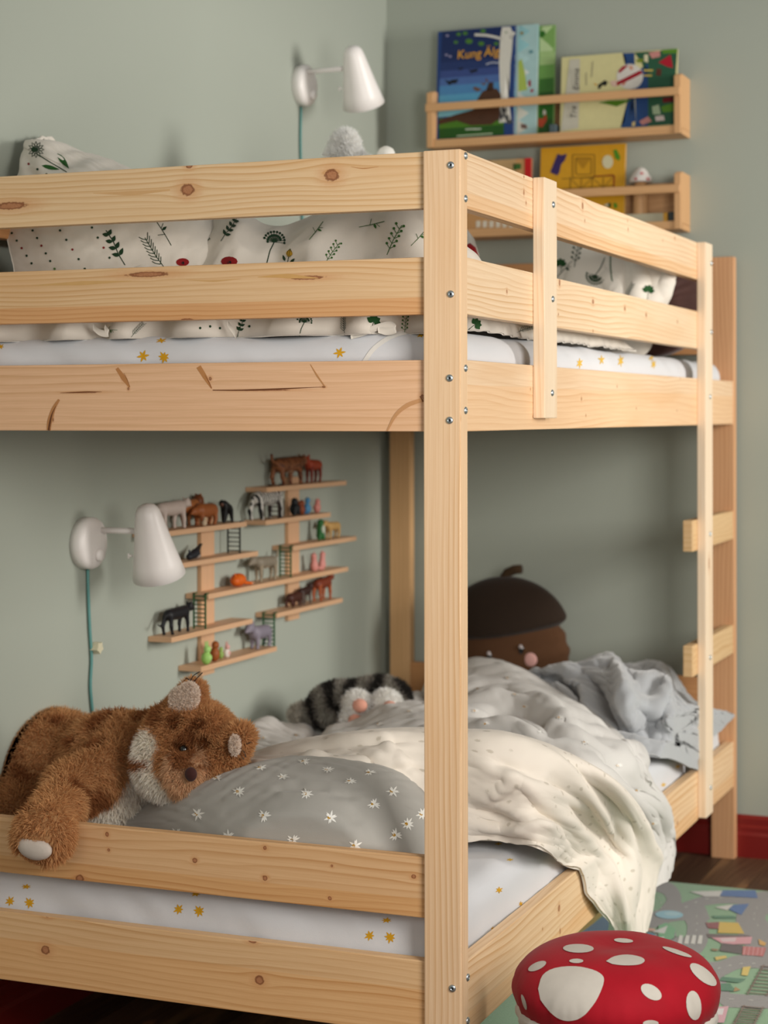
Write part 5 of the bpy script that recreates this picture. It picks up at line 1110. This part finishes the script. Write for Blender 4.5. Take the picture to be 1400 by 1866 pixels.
toyfig('toy_rabbit', 413, '6', 30, bunny('E6DED6', 'D9A8A0'), 'small white and pink toy rabbit on the lowest board', 'toy animal', x=-.955)
quad('toy_elephant', 474, '6', 42, 50, -1, '8A8390', 'lilac-grey toy elephant calf on the lowest board', head=.34, thick=.2, tail='down', leg=.42)

# ================================================================== PICTURE LEDGES, BOOKS
MLED = wood('ledge_wood', 'D6A878', 'B98858', 71., 90, lineamt=.35)
LX0, LX1, LYF = -.832, -.126, 2.055
def ledge(z0, z1, rz, label):
    root = empty('picture_ledge', ((LX0+LX1)/2, WALLY, z0), label, 'shelf', 'picture ledges')
    Lr = (root,)
    def add(name, lo, hi, ax=None, bev=.002): m = MB(); m.box(lo, hi, bev=bev, axis=ax, uvo=(z0*2, z0)); return under(m.build(name, MLED, root), root)
    add('base_board', (LX0, LYF+.004, z0), (LX1, WALLY-.0005, z0+.016), 0); add('front_strip', (LX0+.018, LYF-.002, z0), (LX1-.018, LYF+.0035, z0+.022), 0)
    for x in (LX0, LX1-.018):
        add('side_panel', (x, LYF+.012, z0+.0165), (x+.018, WALLY-.0005, z1+.006), 2); add('front_post', (x, LYF-.006, z0), (x+.018, LYF+.0115, z1), 2)
    add('back_panel', (LX0+.0185, WALLY-.014, z0+.0165), (LX1-.0185, WALLY-.0005, z1-.012), 0)
    m = MB(); m.box((LX0-.002, LYF-.013, rz-.011), (LX1-.001, LYF-.0065, rz+.011), bev=.003, axis=0); under(m.build('rail', MLED, root), root)
    return root
ledge(1.889, 2.040, 1.998, 'upper wooden picture ledge on the back wall, holding picture books')
ledge(1.640, 1.785, 1.745, 'lower wooden picture ledge on the back wall, holding the board game')
MBK = colattr('book_print', .35)
def book(name, x0, x1, z0, z1, yb, lean, th, cover, label, cat='book', drawing=None, spine=None):
    """a hardback standing on its base at z0, leaning back by lean metres at the top"""
    root = empty(name, ((x0+x1)/2, yb, z0), label, cat)
    h = z1-z0
    def shear(mb): mb.v = [v+np.c_[np.zeros(len(v)), (v[:, 2]-z0)/h*lean, np.zeros(len(v))] for v in mb.v]
    m = MB(); m.box((x0+.001, yb+.0012, z0+.0018), (x1-.0015, yb+th-.0012, z1-.0018), col='E9E4D6', bev=0); shear(m); under(m.build('pages', MBK, root), root)
    m = MB(); m.box((x0, yb, z0), (x1, yb+.0011, z1), col=cover, bev=.0003, axis=2); m.box((x0, yb+th-.0011, z0), (x1, yb+th, z1), col=cover, bev=.0003, axis=2); m.box((x0-.0012, yb, z0), (x0, yb+th, z1), col=spine or cover, bev=.0003, axis=2); shear(m)
    P = Print(m, 0, .0005)
    if drawing: drawing(P)
    under(m.build('cover', MBK, root), root); return root
def K1(*p): return [(790+x*.1714, 30+y*.1714) for x, y in p]
def draw1(P):
    bands = [(100, '1B2C5A'), (300, '1E2F5E'), (430, '26386A'), (520, '3A4C86'), (600, '4C6AA4'), (680, '4E86B8'), (780, '5AA0C6'), (860, '6CB2CC'), (950, '7EBCCB')]
    bx = lambda x, y: 95+(y-160)*-.045 if x == 0 else 900-(y-100)*.035
    for i, (y, c) in enumerate(bands):
        y1 = bands[i+1][0] if i+1 < len(bands) else 1010
        for k in range(6):
            f0, f1 = k/6, (k+1)/6; L0, R0 = 92-(y-160)*.05, 905-(y-100)*.03
            def pt(f, yy): return (92-(yy-160)*.05+f*(905-92), yy+62*(1-f))
            pp(P, K1(pt(f0, y), pt(f1, y), pt(f1, y1), pt(f0, y1)), c, 1)
    for k in range(6):
        f0, f1 = k/6, (k+1)/6; pt = lambda f, yy: (60+f*830, yy+55*(1-f)-(40 if yy > 1200 else 0))
        pp(P, K1(pt(f0, 1030), pt(f1, 1030), pt(f1, 1140), pt(f0, 1140)), '4A7A22', 1); pp(P, K1(pt(f0, 1140), pt(f1, 1140), pt(f1, 1290), pt(f0, 1290)), '27551C', 1)
    P.off = .0008
    pp(P, K1((730, 100), (820, 95), (850, 180), (835, 380), (820, 500), (812, 700), (800, 900), (830, 1120), (700, 1130), (720, 900), (705, 700), (700, 480), (712, 240)), 'D9D6CC', 2)
    pl(P, K1((730, 240), (640, 215), (560, 200), (440, 195)), 4.5, 'D9D6CC'); pl(P, K1((820, 240), (850, 180), (885, 150)), 5, 'D9D6CC'); pl(P, K1((700, 495), (620, 490), (560, 510)), 2, 'B9BECC')
    pl(P, K1((700, 1110), (760, 960), (765, 1040), (820, 1140)), 9, '4A4A50')
    for x, y, r in ((270, 190, 26), (340, 180, 28), (380, 265, 40), (240, 275, 24), (510, 290, 34), (670, 290, 26), (530, 155, 30), (850, 105, 30), (775, 170, 14)): pp(P, K1(*[(x+r*math.cos(a), y+r*.7*math.sin(a)) for a in np.linspace(0, 2*PI, 8, endpoint=False)]), '4A7A30', 1)
    P.off = .0009
    for x, y in ((150, 205), (140, 410), (180, 425)): pp(P, K1(*[(x+16*math.cos(a), y+12*math.sin(a)) for a in np.linspace(0, 2*PI, 7, endpoint=False)]), '9A94B4', 1)
    for x, y, s in ((195, 690, 1.), (425, 575, .7), (290, 555, .45)): pp(P, K1((x-75*s, y-20*s), (x-30*s, y+5*s), (x, y-15*s), (x+75*s, y-25*s), (x+50*s, y+20*s), (x, y+25*s), (x-25*s, y+45*s), (x-50*s, y+10*s)), '14181E', 1)
    pp(P, K1((470, 880), (520, 800), (600, 760), (680, 770), (720, 830), (720, 900), (700, 1090), (620, 1150), (400, 1160), (250, 1110), (60, 1150), (60, 1100), (250, 1040), (420, 1000)), '4E3222', 2)
    pp(P, K1((560, 790), (590, 700), (640, 700), (640, 790)), '3E2A22', 1); pp(P, K1((420, 770), (440, 745), (520, 775), (470, 800)), '6B4A34', 1); pp(P, K1((560, 650), (585, 690), (560, 700)), '6B4A34', 1); pp(P, K1((500, 710), (570, 710), (540, 735)), '6B4A34', 1)
    pp(P, K1((480, 1060), (515, 1060), (515, 1095), (480, 1095)), 'A9B4BC', 1)
    for x, y, w in ((400, 1195, 120), (270, 1262, 0), (470, 1195, 80)): 
        if w: pl(P, K1((x-w/2, y+6), (x+w/2, y)), 2.2, 'C9D2C0')
    pl(P, K1((250, 1272), (440, 1258), (630, 1245)), 2.2, 'B9C8A8')
b1 = book('picture_book', -.816, -.592, 1.9115, 2.216, 2.078, .022, .008, '24407A', 'picture book titled Kung Alg with a moose and a birch', drawing=draw1)
def text(body_, size, px_uv, y, par, root, col, rot=0, shear_=0, tilt=0):
    cu = bpy.data.curves.new('t', 'FONT'); cu.body = body_; cu.size = size; cu.align_x = 'CENTER'; cu.align_y = 'CENTER'; cu.extrude = .0002; cu.offset = 0; cu.shear = shear_
    o = bpy.data.objects.new('t', cu); COL.objects.link(o); dg = bpy.context.evaluated_depsgraph_get(); me = bpy.data.meshes.new_from_object(o.evaluated_get(dg)); bpy.data.objects.remove(o)
    me.materials.clear(); me.materials.append(plain('ink_'+col, col, .5)); p = on(*px_uv, 1, y)
    me.transform(Matrix.Translation(Vector(p))@Matrix.Rotation(rot, 4, 'Y')@Matrix.Rotation(PI/2, 4, 'X')); return link_('title', me, par)
bc = [c for c in b1.children if c.name.startswith('cover')][0]
text('Kung', .034, (855, 99), 2.089, bc, b1, 'E0A22A', shear_=.1); text('Älg', .034, (896, 95), 2.089, bc, b1, 'E0A22A', shear_=.1)
def draw2(P):
    def q(c, *p): pp(P, K1(*p), c, 1)
    for k, c in enumerate(['8AB8BE', '8FC0C6', 'A9CACB', 'CFD6D2', 'D6D8D2', 'D2D4CC', 'CFD0C4', 'CDCBBE']): q(c, (905-k*2, 90+k*145), (1130-k*2, 78+k*145), (1128-k*2, 225+k*145), (903-k*2, 238+k*145))
    P.off = .0008
    q('A9BE5A', (905, 480), (940, 450), (975, 600), (1000, 780), (905, 800)); q('9A2438', (1010, 690), (1035, 670), (1040, 740), (1015, 750)); q('A0304A', (1030, 780), (1065, 770), (1065, 800), (1040, 810)); q('6E5650', (930, 1140), (990, 1150), (1000, 1195), (935, 1190)); q('5E8E96', (1020, 360), (1060, 360), (1060, 390), (1020, 395)); q('8E8250', (925, 165), (960, 160), (955, 195), (925, 195))
book('picture_book', -.70, -.531, 1.9115, 2.217, 2.090, .020, .008, 'A9CACB', 'pale blue and white picture book standing behind the moose book', drawing=draw2)
def draw3(P):
    for k, c in enumerate(['B4CC98', 'B4CC98', 'A0BE80', '6E9E52', '3E7030', '2C5A24', '2E6A26', '2A5420']): pp(P, K1((1135-k*2, 85+k*145), (1300-k*4, 70+k*145), (1296-k*4, 218+k*145), (1133-k*2, 230+k*145)), c, 1)
    P.off = .0008
    pp(P, K1((1135, 160), (1180, 150), (1195, 190), (1160, 225), (1135, 220)), '2E6A22', 1); pp(P, K1((1115, 1080), (1160, 1090), (1200, 1040), (1210, 1100), (1160, 1180), (1115, 1170)), 'B4482C', 1); pp(P, K1((1170, 990), (1195, 1000), (1200, 1040), (1165, 1050)), 'D6CFC4', 1)
book('picture_book', -.66, -.486, 1.9115, 2.213, 2.102, .018, .008, '7EA85E', 'green picture book at the back of the three standing together', drawing=draw3)
def K4(*p): return [(1010+x*.1786, 80+y*.1786) for x, y in p]
def draw4(P):
    def q(c, *p, s=1): pp(P, K4(*p), c, s)
    q('2A4A7E', (700, 95), (820, 88), (830, 330), (820, 560), (840, 850), (680, 855), (760, 720), (800, 560), (800, 300), (760, 180)); q('2E5A42', (820, 88), (1265, 50), (1240, 300), (1225, 820), (960, 840), (960, 400), (900, 200)); q('2A4A7E', (820, 300), (960, 200), (960, 840), (840, 850)); P.off = .0008
    q('C6C2B2', (160, 160), (265, 150), (260, 500), (250, 860), (70, 890), (120, 500)); q('5A8A2A', (1100, 62), (1262, 48), (1258, 95), (1110, 100)); q('C98A84', (965, 90), (1080, 70), (1085, 130), (1000, 150)); q('B01E30', (1065, 190), (1190, 110), (1215, 245), (1160, 235)); q('7A8A2A', (840, 160), (910, 150), (905, 190), (850, 190)); q('D9D2B0', (920, 110), (960, 110), (960, 190), (920, 180))
    q('5A3226', (1050, 250), (1100, 260), (1090, 330), (1040, 320)); q('5A8A2A', (1090, 640), (1230, 600), (1230, 690), (1110, 700)); q('D9C9C4', (1030, 740), (1120, 730), (1130, 780), (1040, 790)); q('C98A84', (870, 790), (960, 740), (1000, 790), (900, 830)); q('A8BC9A', (1000, 640), (1070, 620), (1090, 720), (1010, 720)); q('D9C080', (800, 800), (830, 790), (825, 840), (795, 840)); q('6E1E22', (1110, 550), (1220, 540), (1220, 590), (1110, 600))
    q('4E7A1E', (450, 600), (560, 580), (800, 570), (640, 640), (560, 620))
    q('D9D4CC', *[(775+135*math.cos(a), 335+130*math.sin(a)) for a in np.linspace(0, 2*PI, 22, endpoint=False)], s=2); P.off = .0010
    q('9E1226', (640, 390), (760, 330), (880, 270), (910, 300), (780, 365), (640, 430)); q('9E1226', (655, 280), (700, 230), (760, 215), (730, 250), (670, 300)); q('C98A74', (690, 400), (740, 390), (720, 420), (700, 430)); q('D09A84', (760, 230), (800, 220), (810, 260), (780, 270)); q('D8B8A8', (570, 380), (640, 370), (640, 440), (590, 430))
    q('1E1E1C', (450, 420), (520, 370), (550, 390), (530, 430), (480, 420), (470, 460), (450, 460)); q('D9A23A', (405, 400), (440, 410), (430, 430)); q('C9B25A', (915, 262), (1010, 262), (1010, 280), (915, 280)); q('C9B25A', (915, 315), (1000, 315), (1000, 332), (915, 332))
    for a, b in (((330, 290), (330, 420)), ((395, 180), (385, 340))): pl(P, K4(a, b), 1.4, '8A8472')
b4 = book('picture_book', -.461, -.146, 1.9115, 2.119, 2.082, .018, .009, 'D6CF9A', 'wide cream picture book with a striped ball, right on the upper ledge', drawing=draw4)
bc = [c for c in b4.children if c.name.startswith('cover')][0]
text('Tre', .024, (1046, 205), 2.0825, bc, b4, '4A4640', rot=-PI/2, shear_=.2); text('Emma', .024, (1051, 145), 2.09, bc, b4, '4A4640', rot=-PI/2, shear_=.2)
m = MB(); m.box((-.488, 2.07, 1.9115), (-.470, 2.12, 1.936), bev=.002); meta(m.build('small_block', plain('slate_block', '4A5A60', .5)), 'small slate blue block between the books on the upper ledge', 'block')
def K5(*p): return [(980+x*.2, 250+y*.2) for x, y in p]
def draw5(P):
    P.off = .0006
    for (a, b, c, d) in ((320, 160, 520, 370), (350, 190, 490, 340)): pl(P, K5((a, b), (c, b), (c, d), (a, d), (a, b)), 1.6, '7A5A18')
    for r in range(2): pl(P, K5((220, 380), (700, 350)) if r == 0 else K5((230, 470), (700, 440)), 1.4, '7A5A18')
    for x in (300, 400, 500, 600): pl(P, K5((x, 365), (x-5, 520)), 1.4, '7A5A18')
    pl(P, K5((300, 380), (400, 470), (500, 370), (600, 460), (700, 350)), 1.2, '8A6A20'); pl(P, K5((505, 360), (700, 345), (695, 460)), 2.6, '8E2A1A')
    pp(P, K5((345, 190), (490, 190), (415, 290)), 'B0801A', 1); P.off = .0009
    pp(P, K5((185, 150), (215, 165), (270, 150), (250, 210), (215, 250), (200, 320), (180, 350), (115, 320), (140, 260), (160, 210)), '3A2A5E', 2)
    pp(P, K5(*[(640+50*math.cos(a), 225+62*math.sin(a)) for a in np.linspace(0, 2*PI, 14, endpoint=False)]), 'D2CCA8', 2)
    pp(P, K5((690, 120), (720, 110), (755, 180), (745, 215), (710, 195)), '4E8A1E', 1); pp(P, K5((690, 600), (720, 600), (730, 640), (700, 650)), '4E8A1E', 1); pp(P, K5((640, 600), (670, 600), (670, 640), (645, 640)), '2E4A1A', 1); pp(P, K5((600, 620), (650, 600), (650, 640)), 'C9C2A8', 1)
book('board_game', -.521, -.287, 1.6625, 1.879, 2.085, .020, .010, 'D09A22', 'yellow square board game with a purple cat print on the lower ledge', 'board game', drawing=draw5)
def draw6(P):
    P.off = .0006
    pp(P, [(895, 292), (940, 290), (940, 330), (895, 330)], 'C9A878', 1); pp(P, [(935, 298), (950, 298), (950, 308), (935, 310)], '3E6A2E', 1)
    for x in range(868, 965, 12): pp(P, [(x, 403), (x+8, 402), (x+8, 414), (x, 415)], 'E2DCCB', 1)
book('picture_book', -.755, -.547, 1.6625, 1.853, 2.088, .016, .012, 'C99A66', 'tan book with a red edge on the left of the lower ledge', drawing=draw6)
m = MB(); m.box((-.562, 2.083, 1.6625), (-.543, 2.087, 1.851), bev=.001, col='C21A1E'); meta(m.build('red_folder', MBK), 'thin red folder edge beside the tan book', 'folder')
root = empty('toy_mushroom', (-.245, 2.10, 1.6565), 'wooden toy mushroom with a white pink-spotted cap on the lower ledge', 'toy')
c0 = on(1168, 330, 1, 2.105)
m = MB(); m.lathe([(0, 1.6565), (.019, 1.6565), (.021, 1.68), (.019, 1.74), (.016, c0[2]-.004), (0, c0[2]-.004)], loc=(c0[0], 2.105, 0)); under(m.build('stem', MLED, root), root)
m = MB(); m.lathe([(0, -.002), (.029, -.004), (.031, .002), (.026, .012), (.017, .026), (.010, .034), (0, .037)], loc=(c0[0], 2.105, c0[2])); P = Print(m, 1, .0006)
for u, v in ((1170, 316), (1159, 326), (1181, 326), (1169, 331)): pp(P, disc(3.4, u, v, 8, 2.6), 'D07A7A', 1)
under(m.build('cap', [plain('toy_white', 'DDD8D2', .5), MPRINT], root), root)
m = MB(); m.box((-.288, 2.072, 1.6565), (-.168, 2.108, 1.686), bev=.001, col='BDB79E'); m.box((-.178, 2.0715, 1.6565), (-.1675, 2.1085, 1.6865), bev=.001, col='D9A23A'); meta(m.build('card_box', MBK), 'low beige card box with an orange end on the lower ledge', 'box')
m = MB(); m.box((-.165, 2.075, 1.6565), (-.147, 2.105, 1.688), bev=.001, col='3E4444'); meta(m.build('dark_block', MBK), 'dark grey block at the right end of the lower ledge', 'block')

# ================================================================== TOADSTOOL POUFFE
tp = on(1123, 1797, 2, .292); R0 = 188.5*np.dot(tp-CAM, FW)/FPX
st = empty('toadstool_stool', (tp[0], tp[1], 0), 'low stool with a red white-spotted toadstool cushion', 'stool')
seg = 120; a = np.linspace(0, 2*PI, seg, endpoint=False); V = []
prof = [(0, .350), (.012, .3505), (.03, .3525), (.055, .3545), (.085, .352), (.11, .346), (.13, .336), (.145, .322), (.154, .305), (.157, .290), (.154, .275), (.148, .262)]
prof = np.array(prof); t = np.linspace(0, 1, len(prof)); tt = np.linspace(0, 1, 46); pr = np.c_[np.interp(tt, t, prof[:, 0]), np.interp(tt, t, prof[:, 1])]
for _ in range(3): pr[1:-1] = (pr[:-2]+2*pr[1:-1]+pr[2:])/4
def ring(pr, wr, z0=0):
    V = []
    for r, z in pr:
        w = wr*np.clip((z0+.335-z)/.06, 0, 1)*(np.abs(np.sin(a*26+2*np.sin(a*3)+z*30))*.6+.5*vnoise(np.cos(a)*9, np.sin(a)*9+z*20, 5))
        sag = .003*vnoise(np.cos(a)*2+5, np.sin(a)*2, 3)
        rr = (r*(R0/.157)-w)*(1+.012*np.sin(a*2+1)*r/.157); V.append(np.c_[tp[0]+rr*np.cos(a), tp[1]+rr*np.sin(a), np.full(seg, z)+sag*(r/.157)])
    return np.array(V)
m = MB(); G = ring(pr, .004); n = len(pr); m.add(G.reshape(-1, 3), [(i*seg+j, (i+1)*seg+j, (i+1)*seg+(j+1) % seg, i*seg+(j+1) % seg) for i in range(n-1) for j in range(seg)])
P = Print(m, 1, .0013)
def K7(*p): return [(840+x*.4, 1450+y*.4) for x, y in p]
def el(x, y, rx, ry, rot=0, n=20, k=0): return [(x+rx*math.cos(q)*math.cos(rot)-ry*math.sin(q)*math.sin(rot), y+rx*math.cos(q)*math.sin(rot)+ry*math.sin(q)*math.cos(rot)) for q in np.linspace(0, 2*PI, n, endpoint=False)]
WS = 'CFC8BE'
for poly in (sm([(355, 880), (375, 820), (430, 788), (520, 780), (600, 795), (645, 820), (652, 850), (635, 900), (600, 960), (550, 1010), (490, 1025), (440, 1010), (400, 975), (365, 930)], 3), el(536, 699, 70, 20, .02), el(742, 663, 44, 10, .08), el(350, 779, 44, 17, -.42), el(527, 756, 32, 10), sm([(662, 757), (700, 735), (760, 727), (820, 738), (838, 756), (810, 773), (740, 776), (690, 770)], 3), el(985, 715, 70, 10, .33), el(1103, 817, 74, 28, .68), el(867, 896, 52, 30, .55), el(1059, 955, 34, 66, -.12), el(291, 940, 8, 36, -.3), el(865, 1035, 36, 14)):
    pp(P, K7(*poly), WS, 7)
MRV = NT('red_velvet'); tc = MRV.n('ShaderNodeTexCoord').outputs['Object']; MRV.link(MRV.mix(MRV.noise(tc, 22, 3), lin('980C1C'), lin('B01024')), MRV.b.inputs['Base Color']); MRV.b.inputs['Roughness'].default_value = .75; MRV.b.inputs['Sheen Weight'].default_value = .06; MRV.b.inputs['Specular IOR Level'].default_value = .2; MRV.bump(MRV.noise(tc, 300, 3), .2, .001)
under(m.build('cap_cushion', [MRV.m, MPRINT], st), st)
pr2 = np.array([(.149, .264), (.1515, .257), (.151, .248), (.146, .240), (.135, .234), (.10, .232), (0, .232)]); tt = np.linspace(0, 1, 20); t = np.linspace(0, 1, 7); pr2 = np.c_[np.interp(tt, t, pr2[:, 0]), np.interp(tt, t, pr2[:, 1])]
m = MB(); G = ring(pr2, .004); n = len(pr2); m.add(G.reshape(-1, 3), [(i*seg+j, (i+1)*seg+j, (i+1)*seg+(j+1) % seg, i*seg+(j+1) % seg) for i in range(n-1) for j in range(seg)])
under(m.build('cushion_underside', cloth_mat('stool_offwhite', 'D6D0C6', big=2), st), st)
MLEG = wood('stool_leg_wood', 'D9AE80', 'B58858', 80., 80)
for k in range(4):
    q = math.radians(45+90*k+8); d = np.array([math.cos(q), math.sin(q), 0]); c = np.array([tp[0], tp[1], 0])
    m = MB(); m.tube([c+d*.135+np.array([0, 0, .0004]), c+d*.118+np.array([0, 0, .12]), c+d*.10+np.array([0, 0, .233])], [.012, .015, .017], 16); under(m.build('leg', MLEG, st), st)

# ================================================================== PLAY RUG
RX0, RX1, RY0, RY1 = -.225, .80, .36, 1.795
def rug_mat():
    t = NT('rug_pile'); a_ = t.n('ShaderNodeVertexColor', layer_name='Col'); tc = t.n('ShaderNodeTexCoord').outputs['Object']
    n_ = t.noise(tc, 260, 3); t.link(t.mix(n_, a_.outputs[0], t.mix(.18, a_.outputs[0], (.02, .02, .02, 1))), t.b.inputs['Base Color']); t.b.inputs['Roughness'].default_value = .95; t.b.inputs['Sheen Weight'].default_value = .3
    w = t.n('ShaderNodeTexWave', i_Scale=55., bands_direction='Y'); t.link(tc, w.inputs[0]); t.bump(t.m_('ADD', n_, w.outputs[1]), .5, .002); return t.m
m = MB(); m.box((RX0, RY0, .0008), (RX1, RY1, .007), col='80AC80', bev=.002, axis=1)
P = Print(m, 0, .0006)
def K8(*p): return [(1000+x*.2857, 1560+y*.2857) for x, y in p]
lay = [0]
def rp(c, *p, s=1): lay[0] += 1; P.off = .0004+.00003*lay[0]; pp(P, K8(*p), c, s)
def rl(c, w, *p, smooth=True):
    lay[0] += 1; P.off = .0004+.00003*lay[0]; q = K8(*p); pl(P, sm(q, 6) if smooth else q, w, c, 5, .5)
GRY = '8C8886'
# left strip: yellow border and blue sea under the bed side
rp('C9A81E', (215, 450), (345, 340), (350, 370), (150, 560), (60, 640), (-80, 640)); rp('5C86A8', (345, 390), (390, 400), (380, 470), (380, 560), (0, 700), (-200, 760), (150, 530))
rp('5AA0A8', (-560, 960), (-300, 900), (-300, 1071), (-560, 1071)); rp('7CB488', (-700, 1000), (-560, 950), (-560, 1080), (-700, 1080))
# roads
rl(GRY, [16, 26, 30, 30], (640, 190), (760, 210), (800, 290), (730, 390), (640, 410))
rl(GRY, [14, 18, 20, 24], (840, 330), (980, 290), (1150, 270), (1400, 290))
rl(GRY, [22, 30, 34], (690, 400), (850, 360), (950, 370), (1010, 350))
rl(GRY, [30, 40, 42, 40, 40], (900, 360), (950, 440), (940, 540), (860, 600), (760, 560), (740, 490))
rl(GRY, [34, 50, 60, 60], (1480, 300), (1350, 310), (1290, 400), (1340, 510), (1480, 560))
rl(GRY, [30, 26, 24, 22], (1000, 730), (1100, 720), (1200, 680), (1320, 675), (1480, 690))
rl(GRY, [30, 26, 24, 24], (1060, 740), (1120, 900), (1200, 925), (1480, 935))
for pts in (((700, 260), (720, 330), (660, 360)), ((870, 330), (1000, 275), (1180, 265)), ((945, 380), (945, 470), (900, 540)), ((1330, 330), (1310, 400), (1360, 480)), ((1080, 720), (1220, 690), (1380, 690)), ((1150, 915), (1400, 930))):
    q = sm(K8(*pts), 8)
    for i in range(0, len(q)-2, 4): lay[0] += 1; P.off = .0004+.00003*lay[0]; pl(P, q[i:i+2], 1.2, 'C9C6C0')
for k in range(4): rp('DEDBD4', (835+k*42, 508), (858+k*42, 510), (850+k*42, 565), (822+k*42, 562))
rp('D6D4CE', *el(845, 188, 48, 28, 0)); rp('D9D6D0', (900, 230), (1110, 225), (1090, 262), (1000, 262)); rp('D9D6D0', (1060, 330), (1180, 312), (1140, 350))
rp('1B5FA4', (1110, 222), (1370, 212), (1335, 272), (1095, 258)); rp('1B5FA4', (1180, 315), (1280, 308), (1230, 380), (1150, 345))
rp('8EC4D6', *el(770, 378, 90, 27, .03)); rp('A9D2DC', *el(790, 372, 50, 12, .03)); rp('2E7A50', (1040, 385), (1180, 385), (1200, 402), (1060, 402))
rp('8A1E24', (1000, 430), (1090, 425), (1085, 470), (1020, 465)); rp('D9B420', (1090, 425), (1210, 430), (1250, 500), (1080, 495))
rp('5A3A36', (1010, 500), (1290, 512), (1270, 530), (1020, 525)); rp('DE9AA4', (1040, 525), (1300, 520), (1290, 565), (1120, 570)); rp('E0C6C8', (1090, 530), (1200, 525), (1190, 550), (1110, 552)); rp('43302E', (1110, 560), (1240, 575), (1230, 630), (1090, 610)); rp('C05A58', (1240, 580), (1390, 590), (1370, 645), (1235, 635))
for k in range(5): rl('D99A98', 1.4, (1255+k*28, 585), (1245+k*28, 640), smooth=False)
rp('D9A23A', (1340, 535), (1390, 560), (1380, 580), (1345, 570)); rp('D9B840', (1060, 650), (1130, 640), (1140, 655), (1070, 672)); rp('2E7A50', (900, 625), (1000, 650), (960, 672)); rp('8A6A2A', (1040, 595), (1085, 600), (1080, 612), (1045, 610))
rp('E0C24A', (1240, 715), (1290, 710), (1270, 770), (1230, 765)); rp('1F7248', (1110, 775), (1260, 790), (1210, 815), (1090, 800)); rp('1F7248', (1100, 820), (1160, 820), (1190, 870), (1090, 865)); rp('A87A32', (1190, 840), (1225, 860), (1180, 872))
rp('6AB07A', (750, 430), (810, 470), (800, 530), (700, 560), (700, 450)); rp('DAD8D2', (660, 490), (760, 450), (740, 500)); rp('D9A890', (635, 465), (680, 470), (680, 485), (635, 485)); rp('2A6E90', (630, 490), (680, 500), (670, 530), (630, 525)); rp('DAD8D2', (640, 540), (740, 520), (720, 560), (660, 560))
rp('D9A0AC', (1060, 970), (1150, 965), (1120, 1071), (1040, 1071)); rp('E2DCDC', (1080, 980), (1120, 980), (1110, 1020), (1070, 1020))
# railway
for A, B in (((1375, 700), (1270, 890)), ((1250, 960), (1180, 1090))):
    A = np.array(A); B = np.array(B); rl('6A4A32', 2.4, tuple(A), tuple(B), smooth=False); off = np.array([120, 10]); rl('6A4A32', 2.4, tuple(A+off), tuple(B+off), smooth=False)
    for k in range(9): c = A+(B-A)*(k+.5)/9; rl('6A4A32', 1.6, tuple(c-[14, 2]), tuple(c+off+[14, 2]), smooth=False)
FRW = (Vector((1, 0, 0)), Vector((0, 1, 0)), Vector((0, 0, 1)))
def wl(pts, w, col): lay[0] += 1; P.off = .0004+.00003*lay[0]; P.line((0, 0, .0075), FRW, sm(pts, 8), w, col)
for pts in ([(.33, 1.74), (.45, 1.55), (.70, 1.45), (.79, 1.30)], [(.33, .95), (.50, 1.05), (.62, .90), (.60, .60), (.45, .45), (.10, .45), (-.08, .55)], [(.28, 1.30), (.50, 1.28), (.68, 1.10), (.79, 1.08)]):
    wl(pts, .075, '8C8886')
    q = sm(pts, 12)
    for i in range(1, len(q)-2, 5): lay[0] += 1; P.off = .0004+.00003*lay[0]; P.line((0, 0, .0075), FRW, q[i:i+3], .005, 'C9C6C0')
for x, y, w_, h_, c in ((.50, 1.40, .05, .035, 'C05A58'), (.62, 1.24, .06, .04, 'D9B420'), (.42, .62, .05, .04, 'DE9AA4'), (.70, .75, .05, .05, '1B5FA4'), (.20, .55, .07, .035, '8EC4D6'), (.70, 1.62, .06, .04, '2E7A50')):
    lay[0] += 1; P.off = .0004+.00003*lay[0]; P.poly((0, 0, .0075), FRW, [(x-w_, y-h_), (x+w_, y-h_), (x+w_, y+h_*.5), (x, y+h_*1.3), (x-w_, y+h_*.5)], c)
meta(m.build('play_rug', rug_mat()), 'green play rug printed with roads, houses and railway', 'rug')
